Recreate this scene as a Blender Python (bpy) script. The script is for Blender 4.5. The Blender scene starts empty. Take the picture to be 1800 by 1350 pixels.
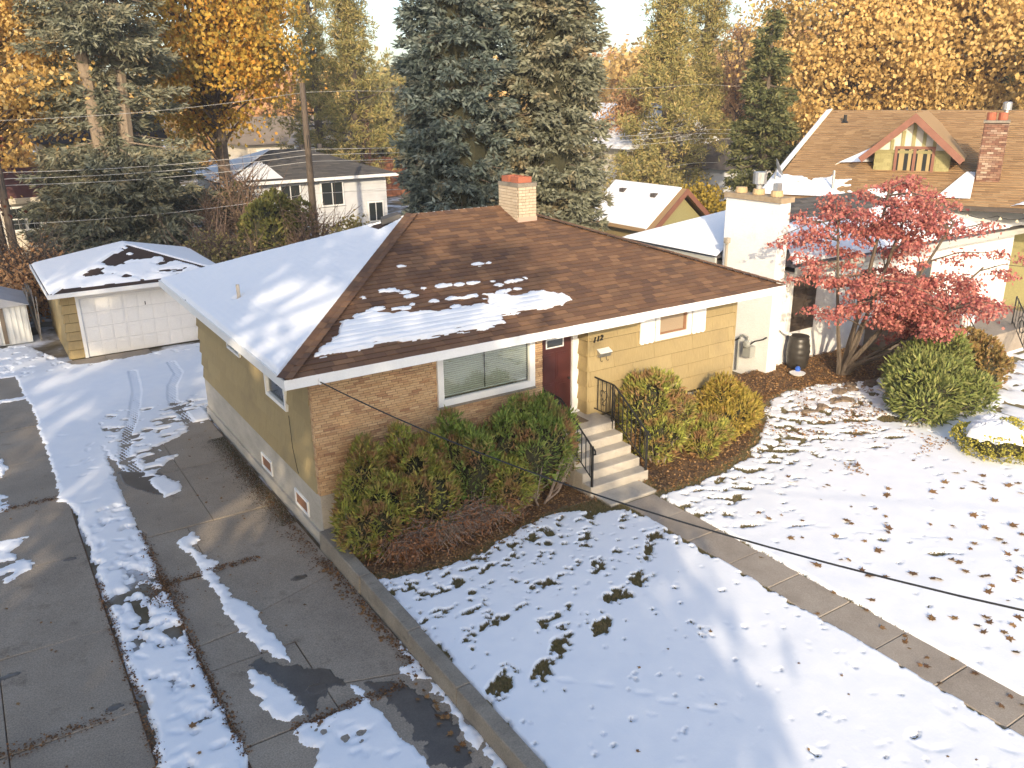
import bpy, math, random
import numpy as np
from mathutils import Vector, Matrix

# ---------------------------------------------------------------- camera, sky, sun, exposure
SC = bpy.context.scene
COL = SC.collection
CAM = np.array([-4.652, -13.928, 8.134])
YAW, PITCH, ROLL, FPX = 0.5695, 0.3333, -0.0141, 1488.5     # heading from +Y towards +X, pitch down
_f = np.array([math.sin(YAW)*math.cos(PITCH), math.cos(YAW)*math.cos(PITCH), -math.sin(PITCH)])
_r = np.array([math.cos(YAW), -math.sin(YAW), 0.0]); _u = np.cross(_r, _f)
_r2 = _r*math.cos(ROLL)+_u*math.sin(ROLL); _u2 = -_r*math.sin(ROLL)+_u*math.cos(ROLL)
cd = bpy.data.cameras.new('camera'); cam = bpy.data.objects.new('camera', cd); COL.objects.link(cam)
cd.sensor_width = 36; cd.lens = FPX/1800*36; cd.clip_start = 0.1; cd.clip_end = 2000
cam.matrix_world = Matrix(((_r2[0], _u2[0], -_f[0], CAM[0]), (_r2[1], _u2[1], -_f[1], CAM[1]),
                           (_r2[2], _u2[2], -_f[2], CAM[2]), (0, 0, 0, 1)))
SC.camera = cam
SUN_AZ, SUN_EL = math.radians(33.4), math.radians(20.0)      # light travels towards +Y turned 33 deg to +X
wd = bpy.data.worlds.new('World'); SC.world = wd; wd.use_nodes = True
nt = wd.node_tree; nt.nodes.clear()
sky = nt.nodes.new('ShaderNodeTexSky'); sky.sky_type = 'NISHITA'; sky.sun_disc = False
sky.sun_elevation = SUN_EL; sky.sun_rotation = SUN_AZ + math.pi
sky.altitude = 600; sky.air_density = 1.0; sky.dust_density = 3.5; sky.ozone_density = 1.0
bg = nt.nodes.new('ShaderNodeBackground'); bg.inputs[1].default_value = 0.15
out = nt.nodes.new('ShaderNodeOutputWorld')
nt.links.new(sky.outputs[0], bg.inputs[0]); nt.links.new(bg.outputs[0], out.inputs[0])
ld = bpy.data.lights.new('sun', 'SUN'); ld.energy = 2.25; ld.angle = math.radians(0.53); ld.color = (1.0, 0.82, 0.57)
sun = bpy.data.objects.new('sun', ld); COL.objects.link(sun)
_sd = Vector((math.sin(SUN_AZ)*math.cos(SUN_EL), math.cos(SUN_AZ)*math.cos(SUN_EL), -math.sin(SUN_EL)))
sun.rotation_euler = _sd.to_track_quat('-Z', 'Y').to_euler(); sun.location = (-20, -30, 30)
vs = SC.view_settings; vs.view_transform = 'Standard'; vs.look = 'None'; vs.exposure = 1.12; vs.gamma = 1.0
vs.use_curve_mapping = False
SC.cycles.max_bounces = 6; SC.cycles.diffuse_bounces = 3; SC.cycles.transparent_max_bounces = 6

# ---------------------------------------------------------------- helpers
RNG = np.random.default_rng(7)
rnd = random.Random(11)

class MB:
    """collects boxes, tubes and polygons for ONE mesh"""
    def __init__(s): s.v = []; s.f = []; s.m = []; s.mi = 0
    def poly(s, pts):
        n = len(s.v); s.v += [tuple(map(float, p)) for p in pts]; s.f.append(tuple(range(n, n+len(pts)))); s.m.append(s.mi)
    def hexa(s, p):          # 8 corners: bottom ring 0-3, top ring 4-7
        n = len(s.v); s.v += [tuple(map(float, q)) for q in p]
        for q in ((0,3,2,1),(4,5,6,7),(0,1,5,4),(1,2,6,5),(2,3,7,6),(3,0,4,7)):
            s.f.append(tuple(n+i for i in q)); s.m.append(s.mi)
        return s
    def box(s, x0, x1, y0, y1, z0, z1):
        return s.hexa([(x0,y0,z0),(x1,y0,z0),(x1,y1,z0),(x0,y1,z0),(x0,y0,z1),(x1,y0,z1),(x1,y1,z1),(x0,y1,z1)])
    def slab(s, ring, dz):   # extrude a ring of points by vector
        ring = [Vector(p) for p in ring]; d = Vector(dz); n = len(ring); k = len(s.v)
        s.v += [tuple(p) for p in ring]+[tuple(p+d) for p in ring]
        s.f.append(tuple(range(k+n-1, k-1, -1))); s.f.append(tuple(range(k+n, k+2*n))); s.m += [s.mi, s.mi]
        for i in range(n):
            j = (i+1) % n; s.f.append((k+i, k+j, k+n+j, k+n+i)); s.m.append(s.mi)
        return s
    def tube(s, path, rad, n=6, cap=True):
        P = [Vector(p) for p in path]; R = rad if isinstance(rad, (list, tuple)) else [rad]*len(P)
        k0 = len(s.v); a = None
        for i, p in enumerate(P):
            t = (P[min(i+1, len(P)-1)]-P[max(i-1, 0)]);
            if t.length < 1e-9: t = Vector((0,0,1))
            t.normalize()
            if a is None:
                a = t.cross(Vector((0,0,1)));
                if a.length < 1e-3: a = t.cross(Vector((1,0,0)))
            a = (a-t*a.dot(t)); a.normalize(); b = t.cross(a)
            for j in range(n):
                w = 2*math.pi*j/n; s.v.append(tuple(p+(a*math.cos(w)+b*math.sin(w))*R[i]))
        for i in range(len(P)-1):
            for j in range(n):
                q = (j+1) % n; s.f.append((k0+i*n+j, k0+i*n+q, k0+(i+1)*n+q, k0+(i+1)*n+j)); s.m.append(s.mi)
        if cap:
            s.f.append(tuple(k0+j for j in reversed(range(n)))); s.m.append(s.mi)
            e = k0+(len(P)-1)*n; s.f.append(tuple(e+j for j in range(n))); s.m.append(s.mi)
        return s
    def lathe(s, c, prof, n=16):
        k0 = len(s.v)
        for r, z in prof:
            for j in range(n):
                w = 2*math.pi*j/n; s.v.append((c[0]+r*math.cos(w), c[1]+r*math.sin(w), c[2]+z))
        for i in range(len(prof)-1):
            for j in range(n):
                q = (j+1) % n; s.f.append((k0+i*n+j, k0+i*n+q, k0+(i+1)*n+q, k0+(i+1)*n+j)); s.m.append(s.mi)
        s.f.append(tuple(k0+j for j in reversed(range(n)))); s.m.append(s.mi)
        e = k0+(len(prof)-1)*n; s.f.append(tuple(e+j for j in range(n))); s.m.append(s.mi)
        return s
    def mesh(s, name, mats, smooth=False):
        me = bpy.data.meshes.new(name); me.from_pydata(s.v, [], s.f)
        for m in (mats if isinstance(mats, (list, tuple)) else [mats]): me.materials.append(m)
        if any(s.m): me.polygons.foreach_set('material_index', s.m)
        if smooth: me.polygons.foreach_set('use_smooth', [True]*len(s.f))
        me.update(); return me
    def build(s, name, mats, parent=None, smooth=False):
        return link(name, s.mesh(name, mats, smooth), parent)

def link(name, data, parent=None):
    o = bpy.data.objects.new(name, data); COL.objects.link(o)
    if parent is not None: setparent(o, parent)
    return o
BASE = {}
def wpos(o): return BASE.get(o.name, Vector((0,0,0)))
def setparent(o, p):
    o.parent = p; o.matrix_parent_inverse = (Matrix.Translation(wpos(p))).inverted()
def tag(o, label=None, cat=None, group=None, kind=None):
    if label: o['label'] = label
    if cat: o['category'] = cat
    if group: o['group'] = group
    if kind: o['kind'] = kind
    return o
def thing(name, label, cat, loc=(0,0,0), group=None):
    o = bpy.data.objects.new(name, None); COL.objects.link(o); o.location = loc
    o.empty_display_size = 0.3; BASE[o.name] = Vector(loc)
    return tag(o, label, cat, group)
def box_part(name, m, parent, *b):
    return MB().box(*b).build(name, m, parent)

def quadmesh(name, V, mats, mi=None, smooth=False):
    """V: (N,4,3) quads as one mesh, fast"""
    N = len(V); me = bpy.data.meshes.new(name)
    me.vertices.add(N*4); me.vertices.foreach_set('co', np.ascontiguousarray(V, dtype=np.float32).ravel())
    me.loops.add(N*4); me.loops.foreach_set('vertex_index', np.arange(N*4, dtype=np.int32))
    me.polygons.add(N); me.polygons.foreach_set('loop_start', np.arange(0, N*4, 4, dtype=np.int32))
    for m in (mats if isinstance(mats, (list, tuple)) else [mats]): me.materials.append(m)
    if mi is not None: me.polygons.foreach_set('material_index', np.ascontiguousarray(mi, dtype=np.int32))
    me.update(calc_edges=True); return me
def unit(a): return a/np.maximum(np.linalg.norm(a, axis=-1, keepdims=True), 1e-9)
def cards(c, d, L, W, rng, wide=0.45, nrm=None):
    """leaf blades: c base points, d directions, L length, W width"""
    d = unit(d); n = rng.normal(size=c.shape) if nrm is None else nrm+0.5*rng.normal(size=c.shape)
    s = unit(np.cross(d, n)); L = np.broadcast_to(L, len(c))[:, None]; W = np.broadcast_to(W, len(c))[:, None]
    return np.stack([c, c+d*L*wide+s*W*.5, c+d*L, c+d*L*wide-s*W*.5], 1)

def gridmesh(name, X, Y, Z, keep, m, smooth=True):
    """height sheet over a regular grid, faces only where keep is set"""
    ny, nx = X.shape; idx = -np.ones(X.size, dtype=np.int64)
    fk = keep[:-1,:-1] | keep[1:,:-1] | keep[:-1,1:] | keep[1:,1:]
    a = (np.arange(ny-1)[:,None]*nx+np.arange(nx-1)[None])[fk]
    q = np.stack([a, a+1, a+nx+1, a+nx], 1); us = np.unique(q); idx[us] = np.arange(len(us)); q = idx[q]
    V = np.stack([X.ravel()[us], Y.ravel()[us], Z.ravel()[us]], 1).astype(np.float32)
    me = bpy.data.meshes.new(name); me.vertices.add(len(V)); me.vertices.foreach_set('co', V.ravel())
    me.loops.add(len(q)*4); me.loops.foreach_set('vertex_index', q.ravel().astype(np.int32))
    me.polygons.add(len(q)); me.polygons.foreach_set('loop_start', np.arange(0, len(q)*4, 4, dtype=np.int32))
    if smooth: me.polygons.foreach_set('use_smooth', np.ones(len(q), dtype=bool))
    me.materials.append(m); me.update(calc_edges=True); return me

def _hash(i, j, s):
    h = (i*374761393 + j*668265263 + s*1274126177) & 0xFFFFFFFF
    h = ((h ^ (h >> 13))*1274126177) & 0xFFFFFFFF
    return ((h ^ (h >> 16)) & 0xFFFF)/65535.0
def vnoise(x, y, s=0):
    xi = np.floor(x).astype(np.int64); yi = np.floor(y).astype(np.int64); fx = x-xi; fy = y-yi
    fx = fx*fx*(3-2*fx); fy = fy*fy*(3-2*fy)
    a = _hash(xi, yi, s); b = _hash(xi+1, yi, s); c = _hash(xi, yi+1, s); d = _hash(xi+1, yi+1, s)
    return (a*(1-fx)+b*fx)*(1-fy)+(c*(1-fx)+d*fx)*fy
def fbm(x, y, s=0, o=4):
    r = 0; a = .5; t = 0
    for k in range(o): r = r+a*vnoise(x, y, s+k*17); t += a; x = x*2.03+5.1; y = y*2.03+1.7; a *= .5
    return r/t
def sdf(px, py, poly):
    """signed distance to a polygon, positive inside"""
    d = np.full(px.shape, 1e9); ins = np.zeros(px.shape, bool); n = len(poly)
    for i in range(n):
        x0, y0 = poly[i]; x1, y1 = poly[(i+1) % n]; ex, ey = x1-x0, y1-y0
        t = np.clip(((px-x0)*ex+(py-y0)*ey)/(ex*ex+ey*ey+1e-12), 0, 1)
        d = np.minimum(d, np.hypot(px-x0-t*ex, py-y0-t*ey))
        c = ((y0 > py) != (y1 > py)); ins ^= c & (px < ex*(py-y0)/(ey if abs(ey) > 1e-12 else 1e-12)+x0)
    return np.where(ins, d, -d)
def clip_poly(poly, a, b, c):
    """keep the side a*x+b*y+c >= 0"""
    o = []
    for i in range(len(poly)):
        p, q = poly[i], poly[(i+1) % len(poly)]; fp = a*p[0]+b*p[1]+c; fq = a*q[0]+b*q[1]+c
        if fp >= 0: o.append(p)
        if (fp >= 0) != (fq >= 0):
            t = fp/(fp-fq); o.append((p[0]+t*(q[0]-p[0]), p[1]+t*(q[1]-p[1])))
    return o

# ---------------------------------------------------------------- materials
def nodes(name):
    m = bpy.data.materials.new(name); m.use_nodes = True; t = m.node_tree; t.nodes.clear(); return m, t
def nn(t, k, **kw):
    n = t.nodes.new('ShaderNode'+k)
    for a, v in kw.items(): setattr(n, a, v)
    return n
def ramp(t, fac, cols, interp='LINEAR'):
    r = nn(t, 'ValToRGB'); r.color_ramp.interpolation = interp; e = r.color_ramp.elements
    k = len(cols)
    for i, c in enumerate(cols):
        pos = i/(k-1) if interp == 'LINEAR' else i/k
        if len(c) == 4: pos = c[3]
        if i < 2: e[i].position = pos; e[i].color = (*c[:3], 1)
        else: q = e.new(pos); q.color = (*c[:3], 1)
    t.links.new(fac, r.inputs[0]); return r.outputs[0]
def island(t):
    g = nn(t, 'NewGeometry'); o = nn(t, 'ObjectInfo'); a = nn(t, 'Math', operation='ADD'); f = nn(t, 'Math', operation='FRACT')
    t.links.new(g.outputs['Random Per Island'], a.inputs[0]); t.links.new(o.outputs['Random'], a.inputs[1]); t.links.new(a.outputs[0], f.inputs[0])
    return f.outputs[0]
def wnoise(t, scale, stretch=(1,1,1), detail=5, rough=.6):
    g = nn(t, 'NewGeometry'); mp = nn(t, 'Mapping'); mp.inputs['Scale'].default_value = stretch
    n = nn(t, 'TexNoise'); n.inputs['Scale'].default_value = scale; n.inputs['Detail'].default_value = detail; n.inputs['Roughness'].default_value = rough
    t.links.new(g.outputs['Position'], mp.inputs[0]); t.links.new(mp.outputs[0], n.inputs['Vector']); return n.outputs[0]
def mixc(t, fac, a, b, mode='MIX'):
    m = nn(t, 'Mix', data_type='RGBA', blend_type=mode)
    for s, v in ((0, fac), (6, a), (7, b)):
        if hasattr(v, 'node'): t.links.new(v, m.inputs[s])
        else: m.inputs[s].default_value = v if s == 0 else (*v[:3], 1)
    return m.outputs[2]
def MAT(name, cols, scale=4, stretch=(1,1,1), lo=.3, hi=.7, rough=.8, spec=.3, isl=None, islmix=1.0, bump=0, bscale=60, bstretch=None,
        trans=0, spk=None, metal=0, blot=None):
    """cols: noise palette; isl: per-piece palette; spk=(scale, amount) fine speckle; blot=(colour, scale, lo, hi)"""
    m, t = nodes(name); L = t.links
    o = nn(t, 'OutputMaterial'); p = nn(t, 'BsdfPrincipled')
    p.inputs['Roughness'].default_value = rough; p.inputs['Metallic'].default_value = metal
    p.inputs['Specular IOR Level'].default_value = spec
    if len(cols) > 1:
        mr = nn(t, 'MapRange'); mr.inputs[1].default_value = lo; mr.inputs[2].default_value = hi
        L.new(wnoise(t, scale, stretch), mr.inputs[0]); c = ramp(t, mr.outputs[0], cols)
    else:
        rgb = nn(t, 'RGB'); rgb.outputs[0].default_value = (*cols[0], 1); c = rgb.outputs[0]
    if isl:
        i = ramp(t, island(t), isl); c = mixc(t, islmix, c, i) if len(cols) > 1 and islmix < 1 else i
    if blot:
        mr = nn(t, 'MapRange'); mr.inputs[1].default_value = blot[2]; mr.inputs[2].default_value = blot[3]
        L.new(wnoise(t, blot[1]), mr.inputs[0]); c = mixc(t, mr.outputs[0], c, blot[0])
    if spk:
        mr = nn(t, 'MapRange'); mr.inputs[1].default_value = .3; mr.inputs[2].default_value = .7; mr.inputs[3].default_value = 1-spk[1]; mr.inputs[4].default_value = 1+spk[1]
        L.new(wnoise(t, spk[0], bstretch or (1,1,1), 2), mr.inputs[0])
        cb = nn(t, 'CombineColor'); [L.new(mr.outputs[0], cb.inputs[k]) for k in range(3)]
        c = mixc(t, 1.0, c, cb.outputs[0], 'MULTIPLY')
    L.new(c, p.inputs['Base Color'])
    if bump:
        b = nn(t, 'Bump'); b.inputs['Strength'].default_value = bump; b.inputs['Distance'].default_value = .02
        L.new(wnoise(t, bscale, bstretch or (1,1,1), 4), b.inputs['Height']); L.new(b.outputs[0], p.inputs['Normal'])
    if trans:
        tr = nn(t, 'BsdfTranslucent'); L.new(c, tr.inputs[0]); mx = nn(t, 'MixShader'); mx.inputs[0].default_value = trans
        L.new(p.outputs[0], mx.inputs[1]); L.new(tr.outputs[0], mx.inputs[2]); L.new(mx.outputs[0], o.inputs[0])
    else: L.new(p.outputs[0], o.inputs[0])
    return m

M = {}
M['snow'] = MAT('snow', [(.82,.84,.88),(.88,.89,.91)], 3, bump=.12, bscale=22, rough=.7, spec=.2)
M['roof_snow'] = MAT('roof_snow', [(.86,.88,.91),(.90,.91,.93)], 6, (1,1,1), bump=.25, bscale=9, rough=.7, spec=.2)
M['concrete'] = MAT('concrete', [(.215,.18,.145),(.31,.26,.205),(.39,.33,.265)], .9, lo=.25, hi=.75, bump=.25, bscale=120, spk=(45,.28), isl=[(.235,.195,.155),(.315,.265,.21)], islmix=.35, rough=.9, blot=((.11,.085,.06), 2.2, .60, .85))
M['concrete_old'] = MAT('concrete_old', [(.24,.20,.16),(.33,.28,.23),(.41,.355,.295)], 1.6, bump=.3, bscale=90, spk=(70,.2), rough=.9, isl=[(.30,.255,.205),(.37,.315,.26)], islmix=.4)
M['steps'] = MAT('steps', [(.40,.355,.295),(.50,.455,.385)], 2.5, bump=.3, bscale=110, spk=(90,.18), rough=.9)
M['wet'] = MAT('wet_concrete', [(.075,.066,.058),(.12,.105,.09)], 2.5, rough=.3, spec=.5, spk=(60,.2))
M['wall_conc'] = MAT('retaining_concrete', [(.19,.165,.135),(.30,.265,.215)], 2.2, bump=.3, bscale=60, spk=(50,.2), rough=.9, blot=((.08,.07,.05), 3, .6, .8))
M['found'] = MAT('foundation_concrete', [(.36,.33,.28),(.50,.46,.40)], 1.4, (1,1,2.5), bump=.25, bscale=40, spk=(40,.1), rough=.9)
M['grass'] = MAT('lawn_grass', [(.15,.135,.065),(.21,.175,.09),(.26,.195,.11)], 6, bump=.8, bscale=50, rough=.95)
M['soil'] = MAT('mulch_soil', [(.07,.042,.026),(.14,.085,.05),(.21,.13,.07)], 5, bump=.9, bscale=40, rough=.95)
M['yard'] = MAT('yard_ground', [(.07,.055,.03),(.13,.10,.055),(.22,.19,.15),(.75,.76,.8),(.85,.86,.88)], .5, lo=.3, hi=.72, bump=.6, bscale=15, rough=.95)
M['brick'] = MAT('roman_brick', [(0,0,0)], isl=[(0.588,0.403,0.232),(0.546,0.355,0.195),(0.651,0.456,0.27),(0.525,0.326,0.174),(0.598,0.403,0.228),(0.441,0.254,0.137),(0.63,0.437,0.257),(0.567,0.37,0.207),(0.378,0.206,0.12),(0.609,0.413,0.237)], bump=.3, bscale=150, spk=(60,.12), rough=.85)
M['mortar'] = MAT('mortar', [(.055,.035,.024),(.085,.055,.04)], 20, rough=.95)
M['siding'] = MAT('olive_shake_siding', [(.32,.245,.122),(.375,.29,.145)], 5, (9,9,.35), isl=[(.31,.235,.115),(.395,.305,.155)], islmix=.5, bump=.3, bscale=40, bstretch=(1,1,.04), spk=(40,.07), rough=.75, blot=((.26,.20,.11), .8, .55, .8))
M['white'] = MAT('white_paint', [(.78,.78,.77),(.82,.82,.81)], 4, rough=.55, spk=(30,.03))
M['door_red'] = MAT('dark_red_door', [(.062,.016,.014),(.08,.02,.017)], 3, rough=.4, spec=.5)
M['shingle'] = MAT('brown_shingle', [(0,0,0)], isl=[(.205,.11,.062),(.155,.085,.053),(.26,.145,.08),(.185,.10,.058),(.12,.07,.05),(.23,.13,.073)], bump=.5, bscale=200, spk=(110,.22), rough=.95)
M['shingle_flat'] = MAT('brown_shingle_base', [(.05,.033,.026),(.07,.045,.034)], 14, rough=.95, spk=(110,.2))  # base coloured dark so gaps between tabs stand in for butt shadow lines
M['tan_shingle'] = MAT('tan_shingle', [(0,0,0)], isl=[(.33,.21,.105),(.27,.165,.08),(.38,.25,.13),(.23,.14,.07),(.35,.225,.115)], spk=(60,.15), rough=.95)
M['grey_shingle'] = MAT('grey_shingle', [(0,0,0)], isl=[(.085,.08,.078),(.12,.112,.105),(.065,.062,.062),(.15,.135,.12)], spk=(60,.2), rough=.95)
M['dark_metal'] = MAT('black_iron', [(.018,.017,.016)], rough=.5, spec=.5)
M['glass'] = MAT('window_glass', [(.03,.035,.035)], rough=.04, spec=.9)
def glassmat():
    m, t = nodes('pane_glass'); o = nn(t, 'OutputMaterial'); g = nn(t, 'BsdfGlossy'); g.inputs['Roughness'].default_value = .02
    tr = nn(t, 'BsdfTransparent'); tr.inputs[0].default_value = (.86,.9,.88,1); fr = nn(t, 'Fresnel'); fr.inputs[0].default_value = 1.45
    ad = nn(t, 'Math', operation='ADD'); ad.inputs[1].default_value = .03
    mx = nn(t, 'MixShader'); t.links.new(fr.outputs[0], ad.inputs[0]); t.links.new(ad.outputs[0], mx.inputs[0]); t.links.new(tr.outputs[0], mx.inputs[1]); t.links.new(g.outputs[0], mx.inputs[2])
    t.links.new(mx.outputs[0], o.inputs[0]); return m
M['pane'] = glassmat()
M['blind'] = MAT('blind_slat', [(.78,.76,.70)], rough=.6)
M['dark_room'] = MAT('room_shade', [(.05,.05,.045)], rough=.9)
M['screen'] = MAT('window_screen', [(.33,.25,.17),(.38,.29,.20)], 60, rough=.8)
M['brown_frame'] = MAT('brown_sash', [(.25,.13,.075)], rough=.6)
M['bark'] = MAT('bark', [(.085,.065,.05),(.17,.135,.105)], 8, (3,3,.5), bump=.8, bscale=25, rough=.95)
M['bark_tan'] = MAT('spruce_bark', [(.20,.15,.105),(.34,.27,.20)], 8, (3,3,1), bump=.8, bscale=25, rough=.95)
M['twig'] = MAT('twig', [(.13,.085,.06),(.23,.16,.12)], 12, rough=.9)
M['twig_grey'] = MAT('twig_grey', [(.20,.15,.12),(.36,.29,.24)], 12, rough=.9)
def LEAF(name, isl, trans=.25, patch=None, rough=.7):
    m, t = nodes(name); L = t.links; o = nn(t, 'OutputMaterial'); p = nn(t, 'BsdfPrincipled'); p.inputs['Roughness'].default_value = rough; p.inputs['Specular IOR Level'].default_value = .25
    g = nn(t, 'NewGeometry'); c = ramp(t, g.outputs['Random Per Island'], isl)
    if patch:
        mr = nn(t, 'MapRange'); mr.inputs[1].default_value = patch[2]; mr.inputs[2].default_value = patch[3]
        L.new(wnoise(t, patch[1]), mr.inputs[0]); c = mixc(t, mr.outputs[0], c, patch[0])
    L.new(c, p.inputs['Base Color'])
    if trans:
        tr = nn(t, 'BsdfTranslucent'); L.new(c, tr.inputs[0]); mx = nn(t, 'MixShader'); mx.inputs[0].default_value = trans
        L.new(p.outputs[0], mx.inputs[1]); L.new(tr.outputs[0], mx.inputs[2]); L.new(mx.outputs[0], o.inputs[0])
    else: L.new(p.outputs[0], o.inputs[0])
    return m
# ================================================================ GROUND, DRIVES, LAWNS, SNOW
LZ = 0.20                                                   # lawn level above the drive
def struct(o): o['kind'] = 'structure'; return o
g = MB(); g.poly([(-400,-400,-.06),(500,-400,-.06),(500,600,-.06),(-400,600,-.06)])
ground = struct(g.build('ground', M['yard']))

# concrete drives: slabs with open joints
def slabs(name, rects, base, mat=M['concrete'], top=0.0):
    b = MB().box(base[0], base[1], base[2], base[3], -.058, top-.03).build(name, M['soil']); struct(b)
    for q in rects:
        dz = rnd.uniform(-.006, .006); c = [Vector((p[0], p[1], 0)) for p in q]
        mid = sum(c, Vector())/len(c)
        ring = [p+(mid-p).normalized()*.014 for p in c]; r2 = [p+(mid-p).normalized()*.028 for p in c]
        m = MB(); n = len(c)
        m.v = [(p.x, p.y, top-.05) for p in ring]+[(p.x, p.y, top-.008+dz) for p in ring]+[(p.x, p.y, top+dz) for p in r2]
        for k in (0, n):
            for i in range(n): j = (i+1) % n; m.f.append((k+i, k+j, k+n+j, k+n+i)); m.m.append(0)
        m.f.append(tuple(range(2*n, 3*n))); m.m.append(0)
        m.build('slab', mat, b)
    return b
def rect(x0, x1, y0, y1, s0=0, s1=0): return [(x0,y0),(x1,y0+s0),(x1,y1+s1),(x0,y1)]
R1 = []
ys = [16.1, 13.2, 10.6, 8.1, 5.2, 2.27]
for a, b in zip(ys, ys[1:]):
    R1 += [rect(-2.85, -1.5, b, a), rect(-1.5, -.12, b, a)]
R1 += [rect(-2.85,-2.02,.32,2.27), rect(-2.85,-2.02,-1.85,.32,.1,-.1), rect(-2.85,-2.02,-2.57,-1.85,0,.1), rect(-2.85,-1.5,-4.43,-2.57), rect(-2.85,-1.5,-7.2,-4.43),
       [(-2.02,-1.55),(-.12,-.95),(-.12,2.27),(-2.02,2.27)], [(-2.02,-2.57),(-1.5,-2.57),(-1.5,-3.85),(-.12,-4.3),(-.12,-.95),(-2.02,-1.55)], [(-1.5,-7.2),(-.12,-7.2),(-.12,-4.3),(-1.5,-3.85)]]
driveway = slabs('driveway', R1, (-2.87,-.10,-7.3,16.1))
ys = [15.4, 12.8, 10.2, 7.7, 5.15, 2.3, -.5, -2.84, -5.4, -8]
R2 = []
for a, b in zip(ys, ys[1:]):
    R2 += [rect(-5.45,-3.86, b, a, rnd.uniform(-.06,.06)), rect(-7.1,-5.45, b, a)]
drive2 = slabs('neighbour_driveway', R2, (-7.12,-3.84,-8.05,15.45))

WET1 = [(-2.35,-2.72),(-2.09,-2.69),(-1.84,-3.0),(-1.6,-3.15),(-1.35,-3.45),(-1.19,-3.88),(-1.22,-4.04),(-1.37,-3.88),(-1.49,-3.99),(-1.61,-4.14),(-1.89,-4.34),(-1.89,-4.06),(-1.99,-3.46),(-2.24,-2.95)]
WET2 = [(-1.01,-4.03),(-.59,-4.31),(-.44,-4.47),(-.42,-4.88),(-.28,-5.43),(-.38,-5.99),(-.38,-6.47),(-.97,-6.08),(-.89,-5.79),(-.87,-4.91)]
def sheet(name, polys, z, m, parent, res=.03, wob=.05, smooth=False):
    a = np.array([p for q in polys for p in q]); x = np.arange(a[:,0].min()-.2, a[:,0].max()+.2, res); y = np.arange(a[:,1].min()-.2, a[:,1].max()+.2, res)
    X, Y = np.meshgrid(x, y); s = np.max([sdf(X, Y, q) for q in polys], 0)+(fbm(X*6, Y*6, 3)-.5)*wob*2
    Z = np.where(s > 0, z, z-.03); return link(name, gridmesh(name, X, Y, Z, s > 0, m, smooth), parent)
def blob(cx, cy, r, n=9, sq=.8): return [(cx+r*math.cos(w)*rnd.uniform(.75,1.2), cy+r*sq*math.sin(w)*rnd.uniform(.75,1.2)) for w in np.linspace(0, 2*math.pi, n, False)]
sheet('wet_patch', [WET1], .009, M['wet'], driveway, wob=.12); sheet('wet_patch', [WET2], .009, M['wet'], driveway, wob=.16)
sheet('wet_patch', [blob(-1.61,-3.84,.2)], .0095, M['wet'], driveway)
sheet('wet_patch', [blob(-.83,-.8,.15,sq=.6)], .009, M['wet'], driveway)
sheet('wet_patch', [[(-2.75,5.9),(-2.3,5.6),(-1.9,5.3),(-1.75,4.5),(-1.95,3.9),(-2.3,4.2),(-2.7,5.0)]], .009, M['wet'], driveway)
for c in ((-5.32,-1.01,.16),(-4.13,-2.62,.13),(-4.17,2.23,.14)): sheet('wet_patch', [blob(*c, sq=.6)], .009, M['wet'], drive2)

# retaining wall along the drive, cast in lengths
rw = thing('retaining_wall', 'low weathered concrete retaining wall between driveway and snowy front lawn', 'wall', (0,-6,0))
yy = [-.02,-1.9,-3.75,-5.3,-7.4,-9.6,-13]
for k, (a, b) in enumerate(zip(yy, yy[1:])):
    h0 = .34-.012*k; w = .012*rnd.uniform(-1,1)
    p = [(-.12+w,b+.012,-.05),(.14+w,b+.012,-.05),(.14+w,a,-.05),(-.12+w,a,-.05),(-.10+w,b+.012,h0),(.13+w,b+.012,h0),(.13+w,a,h0+.01),(-.10+w,a,h0+.01)]
    o = MB().hexa(p).build('wall_section', M['wall_conc'], rw)
    bv = o.modifiers.new('bevel', 'BEVEL'); bv.width = .02; bv.segments = 2

# lawn sheet, flower beds, walk
x = np.arange(.1, 34, .25); y = np.arange(-16, 2.0, .25); X, Y = np.meshgrid(x, y)
lawn = struct(link('lawn', gridmesh('lawn', X, Y, LZ+(fbm(X, Y, 5)-.5)*.02, np.ones_like(X, bool), M['grass'])))
BED1 = [(.13,-.02),(5.1,-.02),(5.1,-1.74),(4.87,-1.58),(4.01,-1.59),(3.07,-1.79),(2.29,-2.04),(1.61,-2.18),(.77,-2.06),(.29,-1.9),(.13,-1.6)]
BED2 = [(6.65,.3),(6.7,-1.6),(6.5,-2.1),(7.0,-2.2),(8.0,-2.1),(9.2,-1.85),(10.3,-1.3),(11.2,-.7),(12.0,.1),(13.0,.5),(14.0,.6),(15.0,.3),(16.0,-.2),(18.5,-.1),(19,2.2),(11.2,2.2),(11.1,.3)]
bed1 = struct(sheet('flower_bed', [BED1], LZ+.02, M['soil'], None, .05, .06, True)); bed2 = struct(sheet('flower_bed', [BED2], LZ+.02, M['soil'], None, .06, .10, True))
walk = struct(MB().box(5.53,6.29,-14,-2.2,.1,LZ-.005).build('front_walk', M['wet']))
yw = -2.2
while yw > -13.5:
    L = rnd.uniform(.9,1.02); o = MB().box(5.51+rnd.uniform(-.01,.02), 6.31+rnd.uniform(-.02,.01), yw-L+.012, yw, .12, LZ+.022+rnd.uniform(-.004,.006)).build('slab', M['concrete_old'], walk); yw -= L
    bv = o.modifiers.new('bevel', 'BEVEL'); bv.width = .012

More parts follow.
